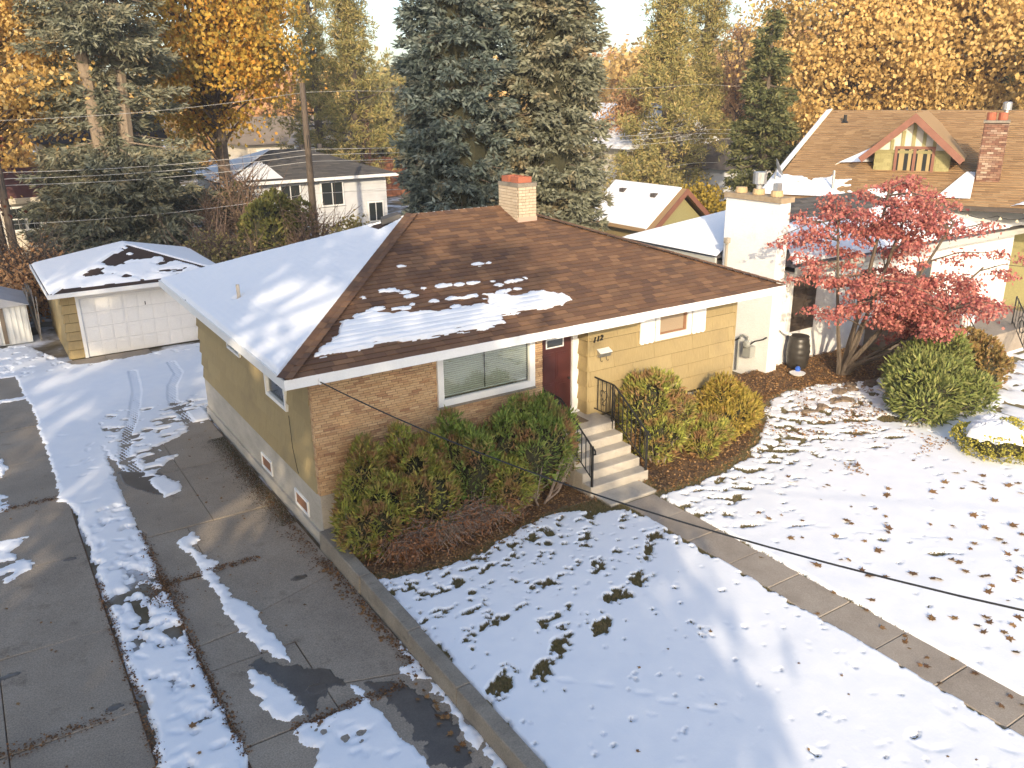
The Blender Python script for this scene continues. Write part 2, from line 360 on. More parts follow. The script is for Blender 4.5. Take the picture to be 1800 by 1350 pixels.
# ---- snow lying on the ground
def sstep(a, lo, hi): t = np.clip((a-lo)/(hi-lo), 0, 1); return t*t*(3-2*t)
def snow(name, x0, x1, y0, y1, res, field, base, label, depth=.05, ramp_=.040):
    x = np.arange(x0, x1+res, res); y = np.arange(y0, y1+res, res); X, Y = np.meshgrid(x, y)
    f = field(X, Y); T = depth*sstep(f, -.014, ramp_)*(.7+.6*fbm(X*.9, Y*.9, 21, 3))+.0035*(fbm(X*4, Y*4, 8, 3)-.5)*sstep(f, 0, .08)
    for q in DENTS:
        if x0-1 < q[0] < x1+1: T = T-q[4]*np.exp(-np.clip(ell(X, Y, q[0], q[1], q[2], q[3], q[5])/min(q[2], q[3])+1, 0, 9)**4)*sstep(f, 0, .05)
    Zs = base+np.where(f > -.012, T+.004+np.minimum(f, 0)*1.2, -.05)
    o = link(name, gridmesh(name, X, Y, Zs, f > -.012, M['snow'])); tag(o, label, 'snow', kind='stuff'); return o
DENTS = [(rnd.uniform(3.6,5.3), rnd.uniform(-10.6,-9.0), .13, .05, .014, rnd.uniform(0,3)) for _ in range(12)]+[(1.3+.32*i+rnd.uniform(-.1,.1), -6.0-.35*i+rnd.uniform(-.1,.1), .13, .05, .014, -.8) for i in range(5)]+[(6.9+.36*i+rnd.uniform(-.08,.08), -4.2-.35*i+(i % 2)*.2, .14, .055, .012, -.7) for i in range(12)]+[(rnd.uniform(1,5), rnd.uniform(-10,-6), rnd.uniform(.03,.08), .03, .010, rnd.uniform(0,3)) for _ in range(24)]+[(rnd.uniform(-3.7,-3.0), rnd.uniform(-5,9), .12, .05, .02, rnd.uniform(0,3)) for _ in range(40)]
def ell(X, Y, cx, cy, rx, ry, a=0):
    c, s = math.cos(a), math.sin(a); u = (X-cx)*c+(Y-cy)*s; v = -(X-cx)*s+(Y-cy)*c
    return (np.sqrt((u/rx)**2+(v/ry)**2)-1)*min(rx, ry)
HOLES = [(3.54,-3.82,.22,.12),(4.15,-3.52,.14,.08),(4.64,-3.9,.30,.11),(5.12,-3.52,.2,.13),(5.22,-4.0,.13,.1),(3.97,-4.48,.2,.15),(3.25,-4.67,.22,.17),(2.51,-5.17,.3,.15),(1.74,-5.22,.3,.13),(1.2,-5.57,.32,.14),(.42,-5.53,.40,.12),
 (4.0,-2.86,.16,.08),(2.82,-2.32,.2,.08),(2.22,-2.41,.16,.07),(3.22,-2.28,.12,.07),(2.54,-3.68,.16,.08),(2.79,-3.68,.12,.06),(3.36,-3.42,.07,.07),(3.13,-3.55,.08,.06),(1.35,-4.1,.32,.06),(1.92,-4.63,.22,.08),(.8,-4.24,.28,.05),(.39,-3.48,.28,.06),(1.11,-3.7,.18,.05),(1.12,-2.97,.1,.05),(2.14,-4.92,.12,.04),(1.06,-2.37,.1,.05),(5.0,-2.75,.2,.1),(4.7,-2.2,.3,.12)]
LAWN1 = [(.13,-14),(.13,-1.95),(.4,-2.12),(.77,-2.2),(1.61,-2.3),(2.29,-2.15),(3.07,-1.9),(4.01,-1.72),(4.6,-1.9),(5.2,-2.35),(5.5,-2.5),(5.55,-14)]
def f_lawn1(X, Y):
    wx = X+(fbm(X*5, Y*5, 31, 5)-.5)*.42; wy = Y+(fbm(X*5, Y*5, 47, 5)-.5)*.34
    jag = (fbm(X*13, Y*13, 57, 4)-.5)*.24; wx = wx+jag*.5
    f = sdf(wx, Y+(fbm(X*5, Y*5, 50)-.5)*.16, LAWN1)
    f = np.minimum(f, np.minimum((X-.13-.03*fbm(X*0+1, Y*5, 2)), 5.53-X)*1.0)
    for i, (a, b, rx, ry) in enumerate(HOLES): f = np.minimum(f, ell(wx, wy, a, b, rx*.92, ry*.88, .55 if i < 12 else .2)+jag)
    d = -Y-1.9+X*.03
    sp = fbm(X*8.5, Y*8.5, 61, 3); th = .345-.05*np.clip(d, 0, 3.4); f = np.minimum(f, (sp-th)*.45)
    dp = fbm(X*2.2, Y*2.2, 77, 2); f = np.minimum(f, np.where((d > .2) & (d < 3), (dp-.17)*.6, 1))
    return f
snow('lawn_snow', .05, 5.6, -11.8, -1.55, .032, f_lawn1, LZ, 'thin trodden snow on the front lawn between retaining wall and walk', .045, .02)
RH = [(8.81,-2.53,.22,.13),(9.47,-2.54,.22,.1),(8.0,-3.08,.18,.1),(7.56,-3.3,.2,.09),(7.25,-3.08,.2,.08),(6.85,-3.72,.14,.08),(6.37,-3.39,.12,.1),(6.62,-3.38,.12,.08),(6.3,-2.9,.3,.1),(6.91,-4.26,.2,.05),(7.63,-4.81,.25,.04),(7.87,-5.51,.12,.05),(8.5,-6.04,.14,.06),(8.91,-6.87,.2,.07),(10.2,-2.2,.4,.12),(11,-1.9,.3,.15),(12.3,-1.6,.45,.13),(13.2,-2.0,.5,.12),(11.5,-2.3,.3,.08),(12.5,-2.5,.4,.1),(14.0,-2.4,.3,.2),(13.0,-3.2,.35,.1),(12.1,-3.3,.25,.08)]
LAWN2 = [(6.28,-14),(6.28,-2.3),(6.9,-2.4),(8.0,-2.3),(9.2,-2.05),(10.3,-1.45),(11.2,-.85),(12.0,-.1),(13.0,.35),(14.0,.45),(15.0,.15),(16.2,-.35),(18.5,-.2),(22,-.4),(22,-14)]
def f_lawn2(X, Y):
    wx = X+(fbm(X*3.5, Y*3.5, 131)-.5)*.3; wy = Y+(fbm(X*3.5, Y*3.5, 147)-.5)*.3
    f = sdf(wx, wy, LAWN2); f = np.minimum(f, X-6.30-.05*fbm(X*0, Y*4, 5))
    for a, b, rx, ry in RH: f = np.minimum(f, ell(wx, wy, a, b, rx, ry, -.5))
    d = np.maximum(-Y-2.4+np.clip((X-9), 0, 6)*.30, 0); d = np.minimum(d, 9)
    sp = fbm(X*6.5, Y*6.5, 161, 3); th = .40-.11*np.clip(d, 0, 2.2)
    th = np.where((X > 10.5) & (Y > -3.2), np.maximum(th, .30+.14*sstep(Y, -3.2, -1.0)), th)
    return np.minimum(f, (sp-th)*.45)
snow('lawn_snow', 6.25, 16.5, -12.2, .6, .042, f_lawn2, LZ, 'bright sunlit snow on the lawn right of the front walk', .05, .022)
snow('lawn_snow', 16.55, 34, -10, 1.6, .12, lambda X, Y: np.minimum(f_lawn2(np.minimum(X, 21.9), Y), (fbm(X*2, Y*2, 9)-.33)*.6)+0*X, LZ, 'patchy snow in the yard in front of the white house at right', .06)
SL = [(-4.16,15.27),(-4.07,12.83),(-3.98,11.76),(-3.97,10.27),(-3.98,8.03),(-3.98,6.73),(-3.98,5.9),(-4.05,5.02),(-3.83,4.65),(-3.75,4.16),(-3.79,3.48),(-3.74,2.5),(-3.78,1.47),(-3.81,.78),(-3.79,-.16),(-3.76,-1.01),(-3.79,-1.48),(-3.76,-2.15),(-3.71,-2.79),(-3.76,-3.32),(-3.83,-4.13),(-3.8,-8)]
SR = [(-2.9,-8),(-2.92,-4.78),(-2.83,-4.39),(-2.9,-3.95),(-2.88,-3.4),(-2.9,-2.61),(-2.87,-1.89),(-2.84,-.87),(-2.86,-.04),(-2.91,.43),(-2.86,1.26),(-2.85,2.16),(-2.85,3.31),(-2.83,4.31),(-2.88,5.15),(-2.82,6.16),(-2.7,8.68),(-2.5,10.15),(-2.2,13.83),(-1.8,15.2),(-2.5,15.5),(-3.0,17),(-3.6,19.0),(-5.5,19.5),(-9,18),(-9,15.6)]
BACK = [(-2.9,15.0),(-1.77,15.3),(-.4,15.35),(.6,15.6),(1.9,15.9),(1.9,9),(-.02,9.2),(-.08,8.05),(-.52,7.82),(-.82,7.46),(-1.31,7.12),(-1.6,6.67),(-1.46,6.37),(-1.17,6.38),(-1.33,6.08),(-2.04,5.4),(-1.71,4.63),(-1.64,4.4),(-1.76,3.97),(-2.16,3.92),(-2.32,5.23),(-2.57,5.76),(-2.75,6.98),(-2.9,8.22)]
PB = [(-2.32,1.75),(-1.98,2.01),(-1.92,1.53),(-2.11,1.45),(-2.02,.77),(-1.88,.58),(-2.05,.34),(-1.99,-.42),(-1.96,-.78),(-1.83,-1.12),(-1.74,-1.52),(-1.74,-1.9),(-1.69,-2.45),(-1.72,-2.98),(-1.87,-2.77),(-2.03,-2.19),(-2.12,-1.84),(-2.2,-1.24),(-2.17,-.88),(-2.19,.1),(-2.2,1.04),(-2.33,1.53)]
PC = [(-2.36,-2.87),(-2.27,-2.9),(-2.05,-3.42),(-1.92,-4.04),(-1.96,-4.3),(-2.27,-4.2),(-2.35,-3.93),(-2.39,-3.44)]
PD = [(-2.2,-4.46),(-1.73,-4.45),(-1.27,-4.48),(-1.18,-3.94),(-1.08,-4.2),(-1.05,-4.63),(-1.03,-5.19),(-.98,-5.78),(-1.0,-7.2),(-2.3,-7.2),(-2.2,-5.26),(-1.97,-4.98),(-2.17,-4.74)]
PE = [(-.13,-3.5),(-.13,-7.2),(-.35,-7.2),(-.29,-6.54),(-.27,-6.16),(-.34,-5.91),(-.22,-5.46),(-.24,-5.17),(-.3,-4.78),(-.38,-4.36),(-.43,-4.14),(-.22,-4.02),(-.2,-3.6)]
PF = [[(-5.6,6.1),(-4.97,5.96),(-4.95,5.23),(-5.6,4.64)],[(-5.6,3.76),(-4.72,3.66),(-5.07,3.15),(-4.72,2.46),(-4.76,2.24),(-4.99,2.12),(-5.15,1.95),(-5.6,2.2)],[(-5.0,7.0),(-4.85,7.5),(-4.9,8.3),(-5.05,8.2)],[(-9,12.6),(-3.9,12.75),(-3.9,12.95),(-9,13.1)],[(-9,9.8),(-5.2,10.2),(-4.9,10.6),(-5.3,11),(-9,11)]]
TRK = [[(-1.05,13.6),(-1.3,11.5),(-1.75,9.5),(-2.2,8.0),(-2.45,6.6),(-2.35,5.4)],[(.15,13.9),(.1,12.6),(-.35,11.4),(-.6,10.2),(-.62,9.0),(-.62,8.0)],[(-.85,-4.2),(-.7,-5.0),(-.62,-5.8),(-.6,-7)]]
def dline(X, Y, pl):
    d = np.full(X.shape, 9.)
    for (x0, y0), (x1, y1) in zip(pl, pl[1:]):
        t = np.clip(((X-x0)*(x1-x0)+(Y-y0)*(y1-y0))/((x1-x0)**2+(y1-y0)**2), 0, 1); d = np.minimum(d, np.hypot(X-x0-t*(x1-x0), Y-y0-t*(y1-y0)))
    return d
def f_drive(X, Y):
    wx = X+(fbm(X*5, Y*5, 231)-.5)*.14; wy = Y+(fbm(X*5, Y*5, 247)-.5)*.2
    f = sdf(wx, wy, SL+SR); f = np.maximum(f, sdf(X+(fbm(X*5, Y*5, 231)-.5)*.2, wy, BACK))
    jg = (fbm(X*11, Y*11, 257, 4)-.5)*.13; f = f+jg*.6
    for q in [PB, PC, PD, PE]+PF: f = np.maximum(f, sdf(wx, wy, q)+.01+jg)
    inb = (Y < 10.2) & (Y > 5) & (X > -2.6); sp = fbm(X*3, Y*5.5, 91, 3)
    f = np.minimum(f, np.where(inb, (sp-.29-.055*np.clip(10.2-Y, 0, 4))*.7, 1))
    st = (X < -2.8) & (Y < 4.2); sp2 = fbm(X*4.5, Y*4.5, 95, 3); band = np.exp(-((Y-.2)/1.3)**2)*.15+np.exp(-((Y-3.0)/.4)**2)*.06
    f = np.minimum(f, np.where(st, (sp2-.29-band)*.6, 1))
    yb = (Y > 15.0) | (X < -4.2); f = np.minimum(f, np.where(yb, (fbm(X*4, Y*4, 99, 3)-.34)*.6, 1))
    f = np.minimum(f, np.where((X > -2.5) & (Y < -4.2), (fbm(X*3.2, Y*3.2, 301, 4)-.36)*.5, 1))
    for k, pl in enumerate(TRK):
        d = dline(X, Y, pl); w = .17; rib = (.5+.5*np.sin(((X*.97+Y*.25) if k == 0 else (X*.98+Y*.14))*78))*(.35+.9*vnoise(X*9, Y*1.2, 7+k))
        bare = sstep(-Y, -10.5, -8.2) if k < 2 else 1.0
        f = np.minimum(f, np.where(d < w, .030-.034*rib-.020*bare+.05*sstep(d, w*.6, w), 1))
    return f
snow('drive_snow', -6.2, 2.0, 6.0, 19.5, .03, f_drive, 0.0, 'snow over the back of the driveway with curving tyre tracks to the garage', .038, .06)
snow('drive_snow', -5.7, -.1, -7.3, 6.04, .03, f_drive, 0.0, 'snow strip and melting patches along the two driveways', .036, .09)

# grass blades standing in the thawed patches
def blades(name, pts, z, m, lab, h=(.03,.06)):
    n = len(pts); c = np.column_stack([pts, np.full(n, z)]); d = np.column_stack([RNG.normal(0,.5,n), RNG.normal(0,.5,n), np.ones(n)])
    o = link(name, quadmesh(name, cards(c, d, RNG.uniform(*h, n), .012, RNG, .3), m)); return tag(o, lab, 'grass', kind='stuff')
def scatter(n, x0, x1, y0, y1, keep):
    X = RNG.uniform(x0, x1, n); Y = RNG.uniform(y0, y1, n); k = keep(X, Y); return np.column_stack([X[k], Y[k]])
M['blade'] = LEAF('grass_blade', [(.15,.15,.055),(.20,.18,.08),(.27,.215,.11),(.32,.235,.13)], .3)
blades('grass', scatter(170000, .2, 5.5, -6.2, -1.7, lambda X, Y: (f_lawn1(X, Y) < .03*RNG.random(len(X))**2) & (sdf(X, Y, BED1) < .05)), LZ, M['blade'], 'olive grass showing through thawed patches of the front lawn')
blades('grass', scatter(130000, 6.3, 15, -8, -.6, lambda X, Y: (f_lawn2(X, Y) < .03*RNG.random(len(X))**2) & (sdf(X, Y, BED2) < .1)), LZ, M['blade'], 'dry grass showing through the snow right of the walk')

# fallen leaves
M['dry_leaf'] = MAT('dry_leaf', [(0,0,0)], isl=[(.16,.08,.03),(.22,.12,.045),(.12,.06,.028),(.27,.155,.06),(.19,.10,.04)], rough=.8)
M['litter'] = LEAF('leaf_litter', [(.16,.08,.035),(.30,.16,.06),(.22,.115,.05),(.40,.235,.10),(.12,.065,.03),(.48,.30,.145)], .1)
M['litter_dark'] = LEAF('leaf_litter_dark', [(.10,.052,.028),(.17,.09,.04),(.08,.045,.026),(.24,.13,.06),(.14,.075,.035)], .1)
leafmesh = []
for v in range(4):
    m = MB(); pts = []; lob = [1,.45,.8,.4,.62,.3,.45,.3,.62,.4,.8,.45]
    for i, r in enumerate(lob):
        w = 2*math.pi*i/12; r *= rnd.uniform(.85,1.15); pts.append((r*math.cos(w), r*math.sin(w)*.95, .18*r*r*rnd.uniform(.2,1.4)+.05))
    m.v = [(0,0,.1)]+pts; m.f = [(0, i+1, (i+1) % 12+1) for i in range(12)]; m.m = [0]*12; leafmesh.append(m.mesh('fallen_leaf', M['dry_leaf']))
def leaf(x, y, z, s, parent):
    o = link('fallen_leaf', rnd.choice(leafmesh), parent); o.location = (x, y, z); o.scale = (s, s, s*.7); o.rotation_euler = (rnd.uniform(-.3,.3), rnd.uniform(-.3,.3), rnd.uniform(0, 6.28)); return o
LEAVES_R = [(8.96,-3.48),(10.11,-4.96),(10.77,-3.74),(8.52,-5.18),(7.35,-4.32),(8.9,-5.84),(6.73,-5.95),(8.02,-6.21),(7.16,-6.63),(7.85,-7.02),(8.04,-7.36),(8.65,-7.47),(8.83,-7.26),(8.81,-7.76),(9.66,-7.03),(10.2,-7.2),(10.91,-7.05),(10.42,-6.8),(10.72,-6.42),(11.62,-6.33),(12.14,-5.66),(11.98,-5.92),(12.58,-5.55),(12.25,-5.18),(11.6,-5.29),(10.99,-5.39),(12.6,-6.1),(12.81,-6.18),(12.4,-6.42),(10.7,-7.33),(9.77,-7.59),(9.48,-7.95),(9.2,-8.11),(8.33,-8.03),(6.93,-7.93),(7.2,-8.15),(7.3,-8.44),(7.61,-8.39),(8.03,-8.67),(7.76,-8.75),(7.39,-8.89),(7.13,-9.11),(6.58,-7.13),(7.1,-5.03),(7.84,-5.48)]
for p in LEAVES_R:
    leaf(p[0], p[1], LZ+.065, rnd.uniform(.10,.145), lawn)
    if rnd.random() < .5: leaf(p[0]+rnd.uniform(-.16,.16), p[1]+rnd.uniform(-.16,.16), LZ+.065, rnd.uniform(.08,.12), lawn)
for i in range(46): leaf(rnd.uniform(7,13.2), rnd.uniform(-9,-2.6), LZ+.065, rnd.uniform(.05,.10), lawn)
for p in [(4.31,-7.51),(4.59,-8.03),(2.69,-7.47),(2.33,-7.31),(2.98,-6.22),(3.81,-6.26),(2.34,-6.31),(4.38,-9.74),(4.61,-9.96),(1.24,-7.53),(3.05,-8.71),(4.34,-8.33)]: leaf(p[0], p[1], LZ+.055, rnd.uniform(.03,.06), lawn)
for p in [(5.59,-6.85),(6.1,-7.63),(6.2,-7.95),(5.97,-8.17),(6.0,-8.45),(5.75,-8.5),(6.26,-8.68),(5.62,-8.87),(6.23,-9.04),(6.16,-9.57),(5.87,-9.6),(6.12,-9.74),(6.34,-5.88),(6.16,-5.16),(5.8,-8.55),(6.05,-8.05),(6.28,-6.6),(6.3,-7.2)]: leaf(p[0], p[1], LZ+.03, rnd.uniform(.055,.09), walk)
for i in range(46): leaf(-.2-abs(rnd.gauss(0,.12)), rnd.uniform(-3.4,-.4), .012, rnd.uniform(.035,.075), driveway)
for i in range(26): leaf(-.3-abs(rnd.gauss(0,.12)), rnd.uniform(-6.2,-4.0), .03, rnd.uniform(.04,.08), driveway)
for i in range(60): leaf(rnd.uniform(-2.6,-.2), rnd.uniform(-2.4,7.5), .012, rnd.uniform(.025,.055), driveway)
for i in range(26): leaf(rnd.uniform(-5.4,-3.9), rnd.uniform(-3.5,6), .012, rnd.uniform(.025,.05), drive2)
leaf(-3.32,-3.68,.06,.10,ground); leaf(-3.1,-2.85,.06,.06,ground); leaf(-3.35,-4.25,.06,.05,ground)
def litter(name, pts, z, m, lab, s=(.03,.075), parent=None):
    n = len(pts); c = np.column_stack([pts, z+RNG.uniform(0,.02,n)]); w = RNG.uniform(0, 6.28, n); d = np.column_stack([np.cos(w), np.sin(w), RNG.normal(0,.25,n)])
    L = RNG.uniform(*s, n); o = link(name, quadmesh(name, cards(c, d, L, L*.8, RNG, .5, np.tile([0,0,1.], (n,1))), m)); return tag(o, lab, 'leaves', kind='stuff')
litter('leaf_litter', scatter(11000, .1, 5.3, -2.6, 0, lambda X, Y: sdf(X, Y, BED1) > -.35*RNG.random(len(X))**1.5), LZ+.03, M['litter'], 'brown leaf litter over the flower bed below the hedge', (.025,.06))
litter('leaf_litter', scatter(26000, 6.4, 19, -3.2, 2.2, lambda X, Y: sdf(X, Y, BED2) > -.5*RNG.random(len(X))**2), LZ+.03, M['litter'], 'sunlit brown leaf litter around the shrubs right of the steps', (.03,.07))
litter('leaf_litter', scatter(5200, 10.5, 15.5, -4.2, .6, lambda X, Y: fbm(X*2, Y*2, 3) < .40+.12*sstep(Y, -3.5, 0)), LZ+.05, M['litter'], 'loose brown leaves on the snow before the white house', (.04,.08))
litter('leaf_litter', np.vstack([np.column_stack([-2.86+RNG.normal(0,.05,1500), RNG.uniform(-4.6,2.5,1500)]), np.column_stack([-3.82+RNG.normal(0,.05,700), RNG.uniform(-4.2,1,700)]),
      np.column_stack([RNG.uniform(-2.85,-1.2,400), .3+RNG.normal(0,.05,400)]), np.column_stack([-2.9+RNG.normal(0,.15,600), RNG.normal(.1,.35,600)]), np.column_stack([RNG.uniform(-2.2,-.5,500), -4.45+RNG.normal(0,.06,500)]),
      np.column_stack([-.2-np.abs(RNG.normal(0,.16,1000)), RNG.uniform(-.9,5.5,1000)]), np.column_stack([-.15-np.abs(RNG.normal(0,.1,700)), RNG.uniform(-4.4,-.5,700)]), np.column_stack([RNG.uniform(-5.5,-3.9,300), 5.2+RNG.normal(0,.06,300)]), np.column_stack([RNG.uniform(-5.6,-4.2,250), -2.8+RNG.normal(0,.08,250)])]),
      .012, M['litter_dark'], 'dark wet leaves and moss gathered in the driveway joints and edges', (.02,.05))
bl = np.column_stack([-.14-np.abs(RNG.normal(0,.2,9000)), RNG.uniform(1.2,6.6,9000)]); blades('moss', bl, .005, LEAF('moss', [(.035,.03,.012),(.06,.045,.02),(.05,.055,.015),(.09,.06,.03)], 0), 'mossy fringe along the foot of the foundation wall', (.01,.03))
M['backing'] = MAT('siding_backing', [(.10,.082,.045)], rough=.95)
# ================================================================ MAIN HOUSE
LW, DW, OV, ZF, ZE, ZT, ZR = 11.05, 8.56, .63, 1.04, 3.46, 3.62, 5.40
house = thing('house', 'single-storey olive house with tan brick front, brown hip roof half under snow', 'house', (LW/2, DW/2, 0))
TH = math.atan2(ZR-ZT, DW/2+OV); CT, ST = math.cos(TH), math.sin(TH)

def subtract(rects, op):
    out = []
    for (a, b, c, d) in rects:
        e, f, g_, h = op
        if e >= b or f <= a or g_ >= d or h <= c: out.append((a, b, c, d)); continue
        if e > a: out.append((a, e, c, d))
        if f < b: out.append((f, b, c, d))
        m0, m1 = max(a, e), min(b, f)
        if g_ > c: out.append((m0, m1, c, g_))
        if h < d: out.append((m0, m1, h, d))
    return [r for r in out if r[1]-r[0] > .012 and r[3]-r[2] > .008]
def wallpt(o, d, n, s, z, h): return (o[0]+d[0]*s+n[0]*h, o[1]+d[1]*s+n[1]*h, z)
def piece(o, d, n, r, h0, h1, hb=0.0):
    """thin block on a wall: r=(s0,s1,z0,z1), h0 proud at the bottom, h1 at the top"""
    a, b, c, e = r; w = lambda s, z, h: wallpt(o, d, n, s, z, h)
    return [w(a,c,hb), w(b,c,hb), w(b,c,h0), w(a,c,h0), w(a,e,hb), w(b,e,hb), w(b,e,h1), w(a,e,h1)]
def siding(parent, o, d, n, L, z0, z1, openings=(), ch=.355, pl=1.22, mat=None, name='siding_panel', ztop=None):
    z = z0; k = 0
    while z < z1-.02:
        zt = min(z+ch, z1); s = -((k*.47) % 1.0)*pl
        while s < L:
            r = [(max(s, 0)+.003, min(s+pl, L)-.003, z, zt)]
            if r[0][1]-r[0][0] > .03:
                for op in openings: r = subtract(r, op)
                for q in r:
                    top = zt-q[3] < .001
                    MB().hexa(piece(o, d, n, (q[0], q[1], q[2], q[3]-(.028 if top else 0)), .055, .005 if top else .055-.05*(q[3]-z)/ch)).build(name, mat or M['siding'], parent)
            s += pl
        z = zt; k += 1
def bricks(parent, o, d, n, L, z0, z1, bl, bh, openings=(), mat=None, proud=.016, joint=.010, cap=None, bond=.5, rnd_off=False):
    R = []; k = 0; z = z0
    while z < z1-.01:
        zt = min(z+bh, z1); off = (k % 2)*bond*bl if not rnd_off else [0, .5, .17, .67, .33, .83][k % 6]*bl
        s = -off
        while s < L:
            r = [(max(s, 0)+joint/2, min(s+bl, L)-joint/2, z+joint/2, zt-joint/2)]
            if r[0][1]-r[0][0] > .02:
                for op in openings: r = subtract(r, op)
                R += [(q, r_) for q in r for r_ in (rnd.random(),)]
            s += bl
        z = zt; k += 1
    return [(o, d, n, q, proud+rnd.uniform(-.002,.003)) for q, _ in R]
def brick_objects(items, parent, mat, limit, rest='brickwork'):
    """nearest as single bricks, the rest joined"""
    def dist(it):
        o, d, n, q, h = it; p = wallpt(o, d, n, (q[0]+q[1])/2, (q[2]+q[3])/2, 0); return -(q[1]-q[0])/np.linalg.norm(np.array(p)-CAM)
    items = sorted(items, key=dist); cache = {}
    for o, d, n, q, h in items[:limit]:
        key = (round(q[1]-q[0], 3), round(q[3]-q[2], 3), d, n)
        if key not in cache: cache[key] = MB().hexa(piece((0,0), d, n, (0, q[1]-q[0], 0, q[3]-q[2]), .014, .014)).mesh('brick', mat)
        b = link('brick', cache[key], parent); b.location = wallpt(o, d, n, q[0], q[2], h-.014)
    if len(items) > limit:
        m = MB()
        for o, d, n, q, h in items[limit:]: m.hexa(piece(o, d, n, q, h, h))
        r = m.build(rest, mat, parent); r['kind'] = 'stuff'

# shell of the house
b = MB(); b.box(.03, LW-.03, .72, DW-.03, .9, ZE); b.box(6.46, LW-.03, .28, .72, .9, ZE); b.box(.03, 5.0, .16, .72, .9, ZE)
b.build('wall', M['backing'], house)
f = MB(); f.box(0, LW, .72, DW, -.05, ZF); f.box(6.45, LW, .26, .72, -.05, ZF); f.box(0, 5.03, .01, .72, -.05, ZF); f.box(-.05, 0.005, .012, DW-.01, -.05, .22)
f.build('foundation', M['found'], house)
# brick front, mortar bed with the window opening
WX0, WX1, WZ0, WZ1 = 2.52, 4.80, 2.28, 3.40
mo = MB(); mo.box(.004, WX0, .006, .155, ZF, ZE); mo.box(WX1, 5.03, .006, .155, ZF, ZE); mo.box(WX0, WX1, .006, .155, ZF, WZ0); mo.box(WX0, WX1, .006, .155, WZ1, ZE); mo.box(5.0, 5.03, .155, .70, ZF, ZE)
bw = mo.build('brick_front', M['mortar'], house)
items = bricks(None, (0, .006), (1,0), (0,-1), 5.03, ZF, ZE, .205, .0484, [(WX0-.0, WX1, WZ0-.07, WZ1)], rnd_off=True)
items += bricks(None, (.004, .12), (0,-1), (-1,0), .12, ZF, ZE, .12, .0484)
brick_objects(items, bw, M['brick'], 300)
# left wall siding with window openings (s runs from back to front)
LO = (0.0, DW); ld_, ln_ = (0,-1), (-1,0)
LWIN = [(1.44, 2.72, 2.28, 3.2), (4.5, 5.5, 2.60, 3.1)]
siding(house, (.028, DW), ld_, ln_, DW-.13, ZF, ZE, [(DW-b_, DW-a_, c_, d_) for a_, b_, c_, d_ in LWIN])
RW = [(8.40-6.45, 9.47-6.45, 2.60, 3.3)]
siding(house, (6.45, .275), (1,0), (0,-1), LW-6.45, ZF+.08, ZE, RW)
siding(house, (6.458, .73), (0,-1), (-1,0), .455, ZF+.08, ZE)
siding(house, (LW, .28), (0,1), (1,0), DW-.3, ZF, ZE)
MB().box(6.42, 6.475, .245, .275, ZF+.08, ZE).build('corner_board', M['siding'], house)
MB().box(LW-.03, LW+.03, .245, .28, ZF+.08, ZE).build('corner_board', M['siding'], house)
MB().box(-.004, .03, .125, .16, ZF, ZE).build('corner_board', M['siding'], house)

def window(parent, o, d, n, r, trim=.11, name='window', frame='white', glass='pane', mull=None, proud=.075, sill=True, inner='dark_room', slats=0):
    a, b, c, e = r; w = MB()
    for q in ((a-trim, a, c-trim, e+trim), (b, b+trim, c-trim, e+trim), (a, b, e, e+trim), (a, b, c-trim, c)): w.hexa(piece(o, d, n, q, proud, proud, -.02))
    f = w.build(name, M[frame], parent)
    MB().hexa(piece(o, d, n, r, .012, .012, .006)).build('pane', M[glass], f)
    if inner: MB().hexa(piece(o, d, n, r, -.075, -.075, -.085)).build('reveal', M[inner], f)
    for s in (mull or []): MB().hexa(piece(o, d, n, (s-.025, s+.025, c, e), .03, .03, -.01)).build('mullion', M[frame], f)
    return f
pw = window(house, (0, .006), (1,0), (0,-1), (WX0+.13, WX1-.13, WZ0+.13, WZ1-.02), .13, inner='screen')
MB().hexa(piece((0,.006), (1,0), (0,-1), (WX0-.02, WX1+.03, WZ0-.055, WZ0-.002), .07, .04, -.01)).build('sill', M['wall_conc'], pw)
k = 0; z = WZ0+.20
smesh = MB().hexa(piece((0,0), (1,0), (0,-1), (0, WX1-WX0-.30, 0, .036), .0, .016, -.003)).mesh('slat', M['blind'])
while z < WZ1-.03:
    s = link('slat', smesh, pw); s.location = (WX0+.15, .055, z); z += .044
MB().box(WX0+.15, WX1-.16, .04, .062, WZ0+.165, WZ0+.19).build('bottom_rail', M['white'], pw)
MB().box(3.62, 3.635, .015, .03, WZ0+.19, WZ1-.03).build('tilt_wand', M['dark_room'], pw)
lw = window(house, (.028, 0), (0,1), (-1,0), (1.52, 2.64, 2.36, 3.15), .08, inner='screen')
w2 = window(house, (.028, 0), (0,1), (-1,0), (4.56, 5.44, 2.66, 3.1), .06, inner='screen', mull=[5.0])
for a, b_ in ((.80, 1.46), (3.05, 3.66)): window(house, (0, 0), (0,1), (-1,0), (a, b_, .33, .57), .05, name='basement_window', glass='brown_frame', inner=None, proud=.03)
rwn = window(house, (0, .275), (1,0), (0,-1), (8.50, 9.37, 2.71, 3.22), .13, inner=None, glass='screen')
MB().box(9.29, 9.37, .245, .264, 2.71, 3.2).build('sash', M['brown_frame'], rwn); MB().box(8.5, 9.29, .245, .264, 2.71, 2.75).build('sash', M['brown_frame'], rwn)
for s0 in (7.90, 9.53):
    p = [(s0, 3.3), (s0, 2.60)]+[(s0+.43*t, 2.60-.035*abs(math.sin(t*math.pi*3))+.01*math.cos(t*40)) for t in np.linspace(.03,.97,16)]+[(s0+.43, 2.60), (s0+.43, 3.3)]
    MB().slab([(x_, .225, z_) for x_, z_ in p], (0,-.035,0)).build('shutter', M['white'], house)
